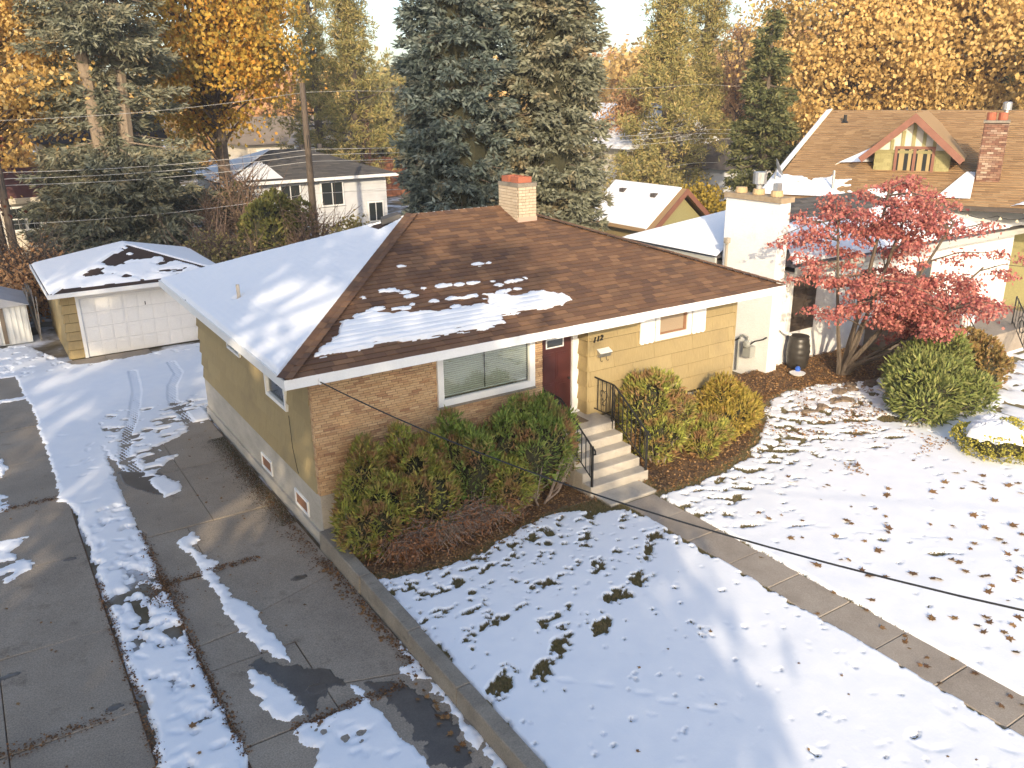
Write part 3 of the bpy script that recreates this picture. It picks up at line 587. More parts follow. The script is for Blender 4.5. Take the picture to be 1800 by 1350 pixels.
# front door in its recess
dr = MB().box(5.36, 6.27, .66, .705, 1.21, 3.24).build('door', M['door_red'], house)
for a, b_, c_, d_ in ((5.47,5.79,1.35,1.95),(5.85,6.17,1.35,1.95),(5.47,5.79,2.03,2.66),(5.85,6.17,2.03,2.66)):
    m = MB(); m.box(a, b_, .655, .662, c_, d_); m.box(a+.05, b_-.05, .648, .656, c_+.05, d_-.05); m.build('panel', M['door_red'], dr)
MB().box(5.58,6.06,.652,.664,2.76,2.98).build('door_light_frame', M['white'], dr); MB().box(5.61,6.03,.648,.656,2.79,2.95).build('pane', M['glass'], dr)
kn = MB().lathe((0,0,0), [(.012,0),(.012,.03),(.028,.04),(.03,.06),(.018,.075)], 10).build('knob', M['dark_metal'], dr)
kn.rotation_euler = (math.pi/2,0,0); kn.location = (6.19,.66,2.0)
t = MB(); t.box(6.27,6.44,.60,.72,1.19,3.4); t.box(5.30,5.36,.60,.72,1.19,3.4); t.box(5.36,6.27,.60,.72,3.24,3.4); t.box(5.3,6.44,.50,.70,1.185,1.21); t.build('door_frame', M['white'], house)
# roof body, soffit and fascia
E4 = [(-OV,-OV),(LW+OV,-OV),(LW+OV,DW+OV),(-OV,DW+OV)]; HM = DW/2+OV; AL = (-OV+HM, DW/2, ZR); AR = (LW+OV-HM, DW/2, ZR)
r = MB(); q = [(x_, y_, ZT) for x_, y_ in E4]
r.poly([q[0], q[1], AR, AL]); r.poly([q[1], q[2], AR]); r.poly([q[2], q[3], AL, AR]); r.poly([q[3], q[0], AL]); r.poly([(x_, y_, ZE+.01) for x_, y_ in reversed(E4)])
roof = r.build('roof', M['shingle_flat'], house)
F = MB(); e = .03
F.box(-OV-e, LW+OV+e, -OV-e, -OV, ZE-.01, ZT+.008); F.box(-OV-e, LW+OV+e, DW+OV, DW+OV+e, ZE-.01, ZT+.008); F.box(-OV-e, -OV, -OV, DW+OV, ZE-.01, ZT+.008); F.box(LW+OV, LW+OV+e, -OV, DW+OV, ZE-.01, ZT+.008)
F.build('fascia', M['white'], house)
MB().box(4.9, 7.2, -OV-.075, -OV-.031, ZE-.02, ZE+.055).build('gutter_strip', M['white'], house)
# laminated shingles course by course on the front slope
EXP = .147; SL_ = HM/CT; tabs = []; k = 0
while k*EXP < SL_-.02:
    v0 = k*EXP-.025 if k == 0 else k*EXP; v1 = min(k*EXP+EXP, SL_); s = -OV-.2-rnd.uniform(0,.3)
    while s < LW+OV+.2:
        w = rnd.choice((.22,.30,.30,.38)); h = rnd.choice((.013,.016,.022))
        p = [(s+.003, v0), (s+w-.003, v0), (s+w-.003, v1-.017), (s+.003, v1-.017)]
        p = clip_poly(p, 1, -CT, OV+.01); p = clip_poly(p, -1, -CT, LW+OV+.01) if len(p) > 2 else p
        if len(p) > 2: tabs.append((p, v0, v1, h, w, s))
        s += w
    k += 1
def rp(u, v, h): return (u, -OV+v*CT-h*ST, ZT+v*ST+h*CT)
def tabmesh(m, p, v0, v1, h, ou=0, ov=0, oz=None):
    hh = lambda v: h-(h-.004)*(v-v0)/max(v1-v0, 1e-3)
    lo = [rp(u, v, .001) for u, v in p]; hi = [rp(u, v, hh(v)) for u, v in p]
    if oz: lo = [(a[0]-oz[0], a[1]-oz[1], a[2]-oz[2]) for a in lo]; hi = [(a[0]-oz[0], a[1]-oz[1], a[2]-oz[2]) for a in hi]
    n = len(p); k0 = len(m.v); m.v += lo+hi; m.f.append(tuple(range(k0+n, k0+2*n))); m.m.append(0)
    for i in range(n): j = (i+1) % n; m.f.append((k0+i, k0+j, k0+n+j, k0+n+i)); m.m.append(0)
tabs.sort(key=lambda t_: np.linalg.norm(np.array(rp(t_[0][0][0], t_[1], 0))-CAM)); rest = MB(); cache = {}
for i, (p, v0, v1, h, w, s) in enumerate(tabs):
    if i < 300:
        full = len(p) == 4 and abs(p[1][0]-p[0][0]-w+.006) < 1e-6; key = (w, h, round(v1-v0, 4)) if full else None; O_ = rp(p[0][0], v0, 0)
        if key and key in cache: me = cache[key]
        else:
            m = MB(); tabmesh(m, p, v0, v1, h, oz=O_); me = m.mesh('shingle', M['shingle'])
            if key: cache[key] = me
        o = link('shingle', me, roof); o.location = O_
    else: tabmesh(rest, p, v0, v1, h)
o = rest.build('shingle_field', M['shingle'], roof); o['kind'] = 'stuff'
# hip and ridge caps
def caps(A, B, side1, side2, n, w=.15):
    A, B = Vector(A), Vector(B); d = (B-A)/n; m = None
    for i in range(n):
        if m is None:
            m = MB(); e = d*1.12; u = d.normalized(); s1, s2 = Vector(side1)*w, Vector(side2)*w; up = Vector((0,0,.03)); lo = Vector((0,0,.012))
            m.poly([s1+lo, s1+e+lo*.3, e+up*.6, up]); m.poly([up, e+up*.6, s2+e+lo*.3, s2+lo]); m.poly([s1+lo, up, s2+lo, s1-Vector((0,0,.02))]); me = m.mesh('cap_shingle', M['shingle'])
        o = link('cap_shingle', me, roof); o.location = A+d*i
hv = Vector(AL)-Vector((-OV,-OV,ZT)); hu = hv.normalized()
fn = Vector((0,-ST,CT)); l_n = Vector((-ST,0,CT)); rn = Vector((ST,0,CT))
caps((-OV,-OV,ZT+.01), (AL[0],AL[1],ZR+.01), hu.cross(l_n), -hu.cross(fn), 34)
hv2 = Vector(AR)-Vector((LW+OV,-OV,ZT)); hu2 = hv2.normalized(); caps((LW+OV,-OV,ZT+.01), (AR[0],AR[1],ZR+.01), -hu2.cross(rn), hu2.cross(fn), 34, .13)
caps((AL[0],AL[1],ZR+.01), (AR[0],AR[1],ZR+.01), (0,-CT,-ST), (0,CT,-ST), 12)
# chimney of cream brick with two clay flues
ch = MB().box(6.735,7.255,3.465,4.325,4.7,6.0).build('chimney', MAT('chimney_mortar', [(.16,.13,.10)], rough=.95), house)
M['cream_brick'] = MAT('cream_brick', [(0,0,0)], isl=[(.52,.42,.30),(.58,.48,.35),(.48,.38,.27),(.62,.52,.39)], spk=(50,.12), rough=.9)
it = bricks(None, (6.735,3.465), (1,0), (0,-1), .52, 5.0, 5.93, .21, .0715)+bricks(None, (6.735,4.325), (0,-1), (-1,0), .86, 5.0, 5.93, .21, .0715)
brick_objects(it, ch, M['cream_brick'], 300)
MB().box(6.715,7.275,3.445,4.345,5.93,6.02).build('crown', M['wall_conc'], ch)
MB().box(6.715,7.27,3.44,3.462,4.95,5.22).build('flashing', MAT('pink_flashing', [(.5,.36,.28)], rough=.6), ch)
M['clay'] = MAT('clay_flue', [(.33,.105,.06),(.42,.15,.09)], 8, rough=.85)
for y0 in (3.56, 3.98):
    m = MB(); m.box(6.80,7.19,y0,y0+.05,6.0,6.16); m.box(6.80,7.19,y0+.27,y0+.32,6.0,6.16); m.box(6.80,6.85,y0+.05,y0+.27,6.0,6.16); m.box(7.14,7.19,y0+.05,y0+.27,6.0,6.16); m.box(6.85,7.14,y0+.05,y0+.27,6.0,6.03); m.build('flue', M['clay'], ch)
# roof pipe, roof vent
MB().lathe((.14,4.61,3.86), [(.09,0),(.055,.05),(.04,.06),(.04,.36),(.034,.36)], 12).build('vent_pipe', MAT('pvc', [(.62,.52,.40)], rough=.6), roof)
m = MB(); m.hexa([(3.62,4.55,5.2),(4.02,4.30,5.32),(4.08,4.62,5.35),(3.72,4.86,5.24),(3.64,4.56,5.32),(4.0,4.34,5.44),(4.05,4.60,5.46),(3.72,4.82,5.35)]); m.build('roof_vent', MAT('vent_metal', [(.11,.10,.09)], rough=.7), roof)

# ---- snow lying on the roof
def roof_snow_left():
    y = np.arange(-OV, DW+OV, .035); v = np.arange(0, SL_, .035); Yg, Vg = np.meshgrid(y, v); xx = -OV+Vg*CT
    eav = .03*(fbm(Yg*1.5, Yg*0, 12)-.2); edge = np.minimum(Yg-(-OV+Vg*CT)-.14-.10*fbm(Vg*2.5, Vg*0, 4)-.1*sstep(1.0-Vg, 0, 1), DW+OV-Vg*CT-Yg); f_ = np.minimum(edge, (Vg-.005-eav))
    f_ = np.where((xx > 3.45) & (np.abs(Yg-4.62) < .33) & (xx < 4.2), -1, f_)
    f_ = np.minimum(f_, np.hypot(xx-.14, Yg-4.61)-.10)
    T = .045*sstep(f_, -.005, .06)*(.8+.4*fbm(Yg*1.2, Vg*1.2, 6))+.004*np.mod(Vg/EXP, 1)*0-.007*(np.mod(Vg/EXP, 1) > .72)*sstep(fbm(Yg*1.2, Vg*1.2, 3), .3, .6)+.012*(fbm(Yg*.7, Vg*2.2, 9)-.5)
    h = np.where(f_ > -.02, T+.02*(f_ > 0), -.05)
    return gridmesh('roof_snow', xx-h*ST, Yg, ZT+.008+Vg*ST+h*CT, f_ > -.02, M['roof_snow'])
tag(link('roof_snow', roof_snow_left()), 'smooth snow sheet on the left slope of the olive house roof', 'snow', kind='stuff')
RS = [(.06,-.18),(.22,0),(.66,.29),(.93,.65),(1.28,.75),(1.56,.87),(1.71,.76),(1.96,.7),(2.42,.64),(2.86,.53),(3.41,.52),(3.88,.57),(4.04,.46),(4.13,.83),(4.33,.86),(4.69,.62),(5.15,.66),(5.5,.61),(5.88,.44),(5.97,.15),(5.46,.06),(5.13,.08),(4.1,.06),(3.96,-.17),(3.44,-.29),(2.87,-.2),(2.2,-.23),(1.68,-.18),(1.27,-.09),(1.06,-.21),(.58,-.16),(.3,-.22)]
RPT = [(1.7,1.34),(2.17,1.46),(2.3,1.44),(2.47,1.39),(2.6,1.32),(2.64,1.16),(3.0,1.35),(3.0,.87),(3.43,1.34),(3.61,1.33),(3.82,1.3),(4.14,1.29),(4.62,1.24),(4.66,1.08),(4.59,.83),(4.75,.85),(4.99,.85),(5.03,1.14),(5.41,1.19),(5.2,1.15),(3.43,.87),(3.6,.85),(3.72,.83),(3.85,.84),(4.17,.83),(2.14,.82),(2.3,.8),(2.52,.88),(3.34,.59),(1.76,.9),(1.57,.88),(2.96,2.24),(4.66,1.94),(4.92,1.92),(1.64,.78),(1.37,.78)]
def roof_snow_front():
    x = np.arange(-.2, 6.4, .025); y = np.arange(-.6, 2.5, .02); X, Y = np.meshgrid(x, y); v = (Y+OV)/CT
    row = np.mod(v/EXP, 1); wob = (fbm(X*7, v/EXP*.9, 13, 3)-.5)
    f_ = sdf(X+wob*.25, Y+(fbm(X*5, np.floor(v/EXP)*3.7, 19, 3)-.5)*.16, RS)+.03*(.5-np.abs(row-.45))-.008
    gap = (fbm(X*1.6, np.floor(v/EXP)*9.1, 44, 3)-.60)*.5; f_ = np.minimum(f_, np.where(row > .8, -gap*.4, 1))
    for i, (a, b_) in enumerate(RPT): f_ = np.maximum(f_, -ell(X+wob*.12, Y+wob*.06, a, b_, (.05,.10,.14)[i % 3], (.035,.05,.06)[i % 3]))
    f_ = np.minimum(f_, X-(-OV+Y+OV)-.03)
    T = .055*sstep(f_, -.005, .09)*(.7+.6*fbm(X*3, Y*3, 6)); T *= 1-.12*sstep(row, .7, 1.0)
    h = np.where(f_ > -.015, T+.018, -.03); return gridmesh('roof_snow', X, Y-h*ST, ZT+v*ST+h*CT, f_ > -.015, M['roof_snow'])
tag(link('roof_snow', roof_snow_front()), 'melting patchy snow on the brown shingles above the picture window', 'snow', kind='stuff')
m = MB(); d_ = .05
m.slab([(LW+OV-.05,-OV+.25,ZT+.02),(LW+OV-.05,DW+OV-.1,ZT+.02),(AR[0]+.12,AR[1]+.02,ZR-.02)], (ST*d_,0,CT*d_)); m.slab([(LW+OV-.2,DW+OV-.05,ZT+.02),(-OV+.2,DW+OV-.05,ZT+.02),(AL[0],AL[1]+.1,ZR-.03),(AR[0],AR[1]+.1,ZR-.03)], (0,ST*d_,CT*d_))
tag(m.build('roof_snow', M['roof_snow']), 'snow on the far slopes of the olive house roof, seen as a white rim', 'snow', kind='stuff')

# ---- house number, letter box, hooks
def textmesh(name, s, size, m, depth=.012):
    c_ = bpy.data.curves.new(name, 'FONT'); c_.body = s; c_.size = size; c_.extrude = depth; c_.shear = .25; c_.offset = .004; c_.space_character = 1.05
    o = bpy.data.objects.new(name, c_); COL.objects.link(o); dg = bpy.context.evaluated_depsgraph_get(); me = bpy.data.meshes.new_from_object(o.evaluated_get(dg)); bpy.data.objects.remove(o); me.materials.clear(); me.materials.append(m); return me
for i, chx in enumerate('112'):
    o = link('house_number', textmesh('house_number', chx, .165, M['dark_metal']), house); o.rotation_euler = (math.pi/2,0,0); o.location = (6.53+.098*i, .205, 2.86+.012*i)
mb = thing('mailbox', 'small silver wall mailbox with two paper hooks under the house number', 'mailbox', (6.83,.2,2.5))
M['steel'] = MAT('brushed_steel', [(.30,.29,.27),(.42,.41,.38)], 20, rough=.35, spec=.6, metal=.6)
MB().hexa([(6.68,.15,2.50),(7.0,.15,2.50),(7.0,.245,2.50),(6.68,.245,2.50),(6.68,.11,2.60),(7.0,.11,2.60),(7.0,.245,2.66),(6.68,.245,2.66)]).build('body', M['steel'], mb)
MB().hexa([(6.67,.10,2.60),(7.01,.10,2.60),(7.01,.24,2.665),(6.67,.24,2.665),(6.67,.10,2.612),(7.01,.10,2.612),(7.01,.24,2.678),(6.67,.24,2.678)]).build('lid', M['white'], mb)
for x_ in (6.75, 6.92): MB().tube([(x_,.2,2.5),(x_,.2,2.42),(x_,.18,2.40),(x_,.14,2.40),(x_,.12,2.43)], .006, 5).build('hook', M['dark_metal'], mb)

# ---- porch and steps (one casting)
st = thing('porch_steps', 'speckled tan concrete porch and six steps up to the red door', 'steps', (5.9,-1,0))
MB().box(4.98,6.70,-.43,.66,.05,1.18).build('landing', M['steps'], st)
lv = [(1.0,-.73),(.81,-1.02),(.63,-1.31),(.44,-1.60)]; y0 = -.43
for z_, y_ in lv:
    o = MB().box(5.13,6.68,y_,y0-.001,.05,z_).build('step', M['steps'], st); y0 = y_
o = MB().box(5.20,6.42,-2.16,-1.601,.05,.27).build('step', M['steps'], st)
for o in st.children:
    bv = o.modifiers.new('bevel', 'BEVEL'); bv.width = .022; bv.segments = 2
dm = MB().box(5.42,6.2,-.12,.44,1.182,1.197).build('door_mat', MAT('coir_mat', [(.13,.095,.06),(.2,.15,.1)], 40, rough=.95)); tag(dm, 'brown doormat on the landing before the red door', 'doormat')
def railing(xr, lab, heart):
    t_ = thing('hand_railing', lab, 'railing', (xr,-1.5,.44)); I = M['dark_metal']
    top = [(xr,.22,2.04),(xr,-.45,2.04),(xr,-1.56,1.32)]; MB().tube([top[0],top[1],(xr,-.5,2.02),top[2],(xr,-1.66,1.27),(xr,-1.67,1.20),(xr,-1.62,1.18)], .019, 6).build('top_rail', I, t_)
    bot = [(xr,.22,1.30),(xr,-.45,1.30),(xr,-1.56,.62)]; MB().tube(bot, .014, 5).build('bottom_rail', I, t_)
    MB().box(xr-.02,xr+.02,-1.59,-1.55,.44,1.34).build('newel', I, t_); MB().box(xr-.016,xr+.016,-.43,-.40,1.0,2.04).build('post', I, t_)
    y_ = .1
    while y_ > -1.5:
        zt = 2.04 if y_ > -.45 else 2.04-.72*(-.45-y_)/1.11; zb = 1.30 if y_ > -.45 else 1.30-.68*(-.45-y_)/1.11
        MB().box(xr-.008,xr+.008,y_-.008,y_+.008,zb,zt).build('baluster', I, t_); y_ -= .145
    if heart:
        p = [(xr-.005, .0-.16*(math.sin(a)**3)*.75-.12, 1.70+.0095*(13*math.cos(a)-5*math.cos(2*a)-2*math.cos(3*a)-math.cos(4*a))) for a in np.linspace(0, 2*math.pi, 26)]
        MB().tube(p, .008, 5).build('heart_scroll', I, t_)
        for sg in (-1, 1): MB().tube([(xr-.005, -.12+sg*.03*(1+.0*k_)+sg*.035*math.sin(k_*.9), 1.53-.016*k_) for k_ in range(6)], .007, 5).build('scroll', I, t_)
railing(6.62, 'black iron railing with heart scroll on the right of the steps', True); railing(5.17, 'black iron railing on the left of the steps, partly behind the hedge', False)
# wire down the left wall, cable from the eave over the lawn
tag(MB().tube([(-.045,1.30,2.25),(-.05,1.25,1.6),(-.045,1.12,1.22),(-.04,1.08,1.1)], .006, 5).build('wall_wire', M['dark_metal'], house)) 
P0 = Vector((-.05,-.68,3.50)); dirc = Vector((2.757,-10.90,3.625))-P0; cab = []
for i in range(33):
    u = i/32*1.9; cab.append(P0+dirc*u+Vector((0,0,-.38*4*min(u,1.0)*(1-min(u,1.0))*.85+max(u-1,0)*1.9)))
sc_ = thing('service_cable', 'thin black service cable slung from the front eave across the lawn', 'cable', tuple(P0))
MB().tube(cab, .0105, 6).build('wire', M['dark_metal'], sc_); MB().lathe((P0.x,P0.y,P0.z-.05), [(.02,0),(.035,.02),(.02,.05),(.03,.09),(.012,.12)], 8).build('insulator', M['white'], sc_)

# ================================================================ GARAGE
ga = thing('garage', 'small olive detached garage with white panelled door and snowy hip roof', 'garage', (0,18.7,0))
MB().box(-2.46,2.42,16.23,21.4,-.05,2.3).build('wall', M['backing'], ga)
siding(ga, (-2.48,16.22), (1,0), (0,-1), 4.92, .02, 2.3, [(.42,4.55,-1,2.06)], .30, 1.22)
siding(ga, (-2.47,21.4), (0,-1), (-1,0), 5.2, .02, 2.3, (), .30, 1.22)
gd = MB().box(-1.96,1.98,16.20,16.235,.0,1.98).build('garage_door', MAT('door_groove', [(.66,.67,.68)], rough=.6), ga)
pm = MB(); pm.box(0,.425,-.014,0,0,.47); pm.box(.05,.375,-.026,-.014,.06,.41); pme = pm.mesh('panel', M['white'])
for i in range(9):
    for j in range(4): o = link('panel', pme, gd); o.location = (-1.94+.432*i, 16.198, .02+.487*j)
MB().box(.0,.03,16.17,16.195,1.5,1.62).build('handle', M['dark_metal'], gd)
t = MB(); t.box(-2.06,-1.96,16.13,16.22,0,2.08); t.box(1.98,2.08,16.13,16.22,0,2.08); t.box(-1.96,1.98,16.13,16.22,1.98,2.08); t.build('door_frame', M['white'], ga)
GE = [(-2.83,15.63),(2.83,15.63),(2.83,21.8),(-2.83,21.8)]; GA, GB = (0,18.46,3.22), (0,18.97,3.22); gz = 2.30
m = MB(); q = [(x_, y_, gz) for x_, y_ in GE]; m.poly([q[0],q[1],GA]); m.poly([q[1],q[2],GB,GA]); m.poly([q[2],q[3],GB]); m.poly([q[3],q[0],GA,GB]); m.poly([(x_,y_,gz-.12) for x_, y_ in reversed(GE)]); m.build('roof', M['shingle_flat'], ga)
m = MB(); m.box(-2.86,2.86,15.60,15.63,gz-.13,gz+.01); m.box(-2.86,-2.83,15.63,21.8,gz-.13,gz+.01); m.box(2.83,2.86,15.63,21.8,gz-.13,gz+.01); m.box(-2.86,2.86,21.8,21.83,gz-.13,gz+.01); m.build('fascia', M['white'], ga)
def gsnow():
    x = np.arange(-2.83, 2.84, .05); y = np.arange(15.63, 21.81, .05); X, Y = np.meshgrid(x, y)
    zf = gz+.92/2.83*np.minimum(np.minimum(X+2.83, 2.83-X), np.minimum(Y-15.63, 21.8-Y)); front = (Y-15.63 < X+2.83-.12) & (Y-15.63 < 2.83-X)
    f_ = np.full(X.shape, .2); n_ = fbm(X*2.6, Y*3.5, 71, 3); d = Y-15.63
    ff = np.minimum(n_-.34-.27*sstep(d, .8, 2.2)-.10*np.exp(-((d-.9)/.3)**2)*(X > 0), (d-.22-.1*fbm(X*2, X*0, 5)+.0*X))*.7; ff = np.minimum(ff, np.where(np.abs(X-.0) > 2.83-d-.25, -1*(X > 0)+ (X <= 0)*ff, 1))
    f_ = np.where(front, ff, f_); f_ = np.minimum(f_, np.minimum(X+2.80, 2.80-X)); T = .045*sstep(f_, -.01, .12)
    return gridmesh('roof_snow', X, Y, zf+np.where(f_ > -.02, T+.012, -.03), f_ > -.02, M['roof_snow'])
tag(link('roof_snow', gsnow()), 'snow on the olive garage roof, thawed at the front peak', 'snow', kind='stuff')
# ================================================================ VEGETATION
def away(px, dist):
    """ground point on the sight line of an image column, dist metres off"""
    a = (px-900)/FPX; d = _f+_r2*a; h = np.hypot(d[0], d[1]); return (CAM[0]+d[0]/h*dist, CAM[1]+d[1]/h*dist)
def crown_obj(V, mat, parent, name='crown'):
    return link(name, quadmesh(name, V, mat), parent)
BLUE = LEAF('blue_spruce_needles', [(0.0874,0.116,0.0983),(0.124,0.154,0.134),(0.171,0.202,0.178),(0.062,0.081,0.0652),(0.145,0.168,0.139),(0.207,0.235,0.207)], .1, ((.30,.23,.125), .9, .56, .74), .6)
BLUE2 = LEAF('grey_spruce_needles', [(0.161,0.167,0.109),(0.219,0.224,0.151),(0.277,0.28,0.2),(0.116,0.12,0.0756),(0.321,0.318,0.235)], .1, ((.34,.26,.14), 1.1, .52, .72), .6)
PINE = LEAF('pine_needles', [(0.253,0.236,0.0805),(0.345,0.305,0.103),(0.196,0.19,0.069),(0.425,0.339,0.127),(0.483,0.356,0.149)], .15)
CEDAR = LEAF('cedar_foliage', [(.075,.09,.04),(.11,.125,.05),(.16,.165,.07),(.21,.20,.085),(.06,.07,.035)], .1)
GOLD = LEAF('golden_leaves', [(0.724,0.483,0.146),(0.821,0.575,0.215),(0.604,0.38,0.103),(0.85,0.655,0.293),(0.507,0.322,0.108),(0.773,0.517,0.167)], .35)
TAN = LEAF('tan_leaves', [(0.651,0.439,0.156),(0.734,0.518,0.198),(0.533,0.349,0.118),(0.805,0.586,0.254),(0.403,0.27,0.0943),(0.687,0.451,0.151)], .3)
AMBER = LEAF('amber_leaves', [(0.694,0.414,0.0672),(0.582,0.392,0.0672),(0.739,0.347,0.056),(0.426,0.325,0.0672),(0.784,0.504,0.112),(0.302,0.258,0.0672)], .35, ((.20,.18,.055), .35, .52, .66))
BROWN = LEAF('dull_brown_leaves', [(.20,.13,.075),(.28,.19,.11),(.15,.10,.06),(.34,.24,.14)], .2)
RUST = LEAF('rust_leaves', [(0.616,0.352,0.165),(0.528,0.286,0.121),(0.682,0.418,0.22),(0.44,0.253,0.121)], .3)
RED = LEAF('red_maple_leaves', [(0.457,0.141,0.129),(0.571,0.23,0.176),(0.32,0.0817,0.0878),(0.64,0.319,0.237),(0.503,0.171,0.149),(0.389,0.111,0.114)], .3)
ARB = LEAF('arborvitae_sprays', [(0.177,0.211,0.0429),(0.261,0.293,0.0572),(0.372,0.374,0.0786),(0.13,0.155,0.0358),(0.483,0.423,0.1)], .15, ((.28,.16,.075), 3.2, .45, .60))
ARB_D = LEAF('arborvitae_dark', [(0.106,0.176,0.0372),(0.168,0.246,0.052),(0.231,0.299,0.0668),(0.0886,0.131,0.0297),(0.302,0.334,0.0891)], .15, ((.27,.15,.075), 2.6, .50, .64))
ARB_Y = LEAF('arborvitae_gold', [(.30,.235,.04),(.38,.29,.055),(.22,.19,.04),(.45,.33,.075),(.30,.185,.055)], .15, ((.30,.16,.06), 2.5, .58, .72))
YEW = LEAF('yew_sprays', [(0.125,0.163,0.0438),(0.2,0.231,0.0625),(0.288,0.306,0.0938),(0.0875,0.112,0.0375),(0.375,0.362,0.125)], .12)
LIME = LEAF('lime_leaves', [(.36,.33,.05),(.48,.41,.07),(.27,.27,.05),(.55,.47,.12),(.21,.22,.05)], .25)
OLIVE = LEAF('olive_leaves', [(.26,.235,.085),(.35,.29,.11),(.20,.19,.07),(.42,.33,.13),(.48,.37,.16)], .25)
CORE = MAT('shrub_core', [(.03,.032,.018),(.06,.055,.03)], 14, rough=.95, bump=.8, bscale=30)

def spruce(base, H, R, zb, n, mat, label, seed, name='spruce_tree', bark='bark', trunks=((0,0),), skip=None, card=(.17,.31), pw=.75, group=None, core=0):
    rng = np.random.default_rng(seed); t = thing(name, label, 'tree', (base[0], base[1], 0), group)
    tm = MB()
    for dx, dy in trunks: tm.tube([(base[0]+dx*.4, base[1]+dy*.4, -.1), (base[0]+dx, base[1]+dy, H*.3), (base[0]+dx*1.5, base[1]+dy*1.5, H*.62), (base[0]+dx, base[1]+dy, H)], [H*.017, H*.015, H*.010, .02], 8)
    nb = n; tt = rng.random(nb)**1.35; z0 = zb+(H-zb)*tt; az = np.arange(nb)*2.39996+rng.normal(0,.3,nb)
    L = R*((1-tt)**pw)*rng.uniform(.78,1.12,nb)+.15
    if skip is not None: L = np.where(skip(z0, az), L*.12, L)
    m = np.maximum((L*rng.uniform(14,18,nb)).astype(int), 6); bi = np.repeat(np.arange(nb), m); N = len(bi)
    s = rng.random(N)**.62; side = rng.normal(0,1,N)*.17*(1.05-s*.75)
    dh = np.stack([np.cos(az), np.sin(az), 0*az], 1)[bi]; sh = np.stack([-np.sin(az), np.cos(az), 0*az], 1)[bi]; Lb = L[bi]
    droop = -.34*s+.22*s*s
    P = np.stack([np.full(N, base[0]), np.full(N, base[1]), z0[bi]], 1)+dh*(Lb*s)[:,None]+sh*(Lb*side)[:,None]
    P[:,2] += Lb*droop-np.abs(rng.normal(0,.10,N))-.12*np.abs(side)*Lb
    D = dh*.75+sh*(np.sign(side)*.55)[:,None]; D[:,2] += rng.normal(-.12,.30,N)
    V = []
    for k in range(4):
        d = D+rng.normal(0,.38,(N,3)); p = P+rng.normal(0,.05,(N,3)); V.append(cards(p, d, rng.uniform(*card, N), rng.uniform(.065,.11,N), rng, .4))
    for k in range(0, nb, 3): tm.tube([(base[0], base[1], z0[k]), (base[0]+math.cos(az[k])*L[k]*.75, base[1]+math.sin(az[k])*L[k]*.75, z0[k]-.12*L[k])], [.05, .012], 4, False)
    tm.build('trunk', M[bark], t); crown_obj(np.concatenate(V), mat, t)
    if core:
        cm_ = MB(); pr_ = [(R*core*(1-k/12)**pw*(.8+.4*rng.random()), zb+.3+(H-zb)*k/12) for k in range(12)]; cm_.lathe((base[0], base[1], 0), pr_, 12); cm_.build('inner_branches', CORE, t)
    return t

def pine(base, H, R, zb, n, mat, label, seed, per=90, name='pine_tree', group=None):
    rng = np.random.default_rng(seed); t = thing(name, label, 'tree', (base[0], base[1], 0), group); tm = MB(); tm.tube([(base[0],base[1],-.1),(base[0]+.15,base[1],H*.5),(base[0],base[1],H)], [H*.02, H*.014, .04], 8)
    V = []
    for k in range(n):
        tt = (k+.5)/n; z = zb+(H-zb)*tt; a = k*2.39996+rng.normal(0,.4); L = R*(1-tt)**.55*rng.uniform(.55,1.1)*(.75+.5*math.sin(tt*9))+.3
        e = np.array([base[0]+math.cos(a)*L, base[1]+math.sin(a)*L, z+L*rng.uniform(-.05,.3)]); tm.tube([(base[0],base[1],z-.1), ((base[0]+e[0])/2,(base[1]+e[1])/2,(z+e[2])/2-.15), tuple(e)], [.07,.045,.015], 4, False)
        for q in range(5):
            s = rng.uniform(.35,1.05); c = np.array([base[0],base[1],z])*(1-s)+e*s+rng.normal(0,.45,3)*np.array([1,1,.55]); m = per//5
            d = unit(rng.normal(0,1,(m,3))+np.array([math.cos(a)*.4, math.sin(a)*.4, .35])); p = c+rng.normal(0,.17,(m,3)); V.append(cards(p, d, rng.uniform(.28,.46,m), rng.uniform(.05,.09,m), rng, .5))
    tm.build('trunk', M['bark'], t); crown_obj(np.concatenate(V), mat, t); return t

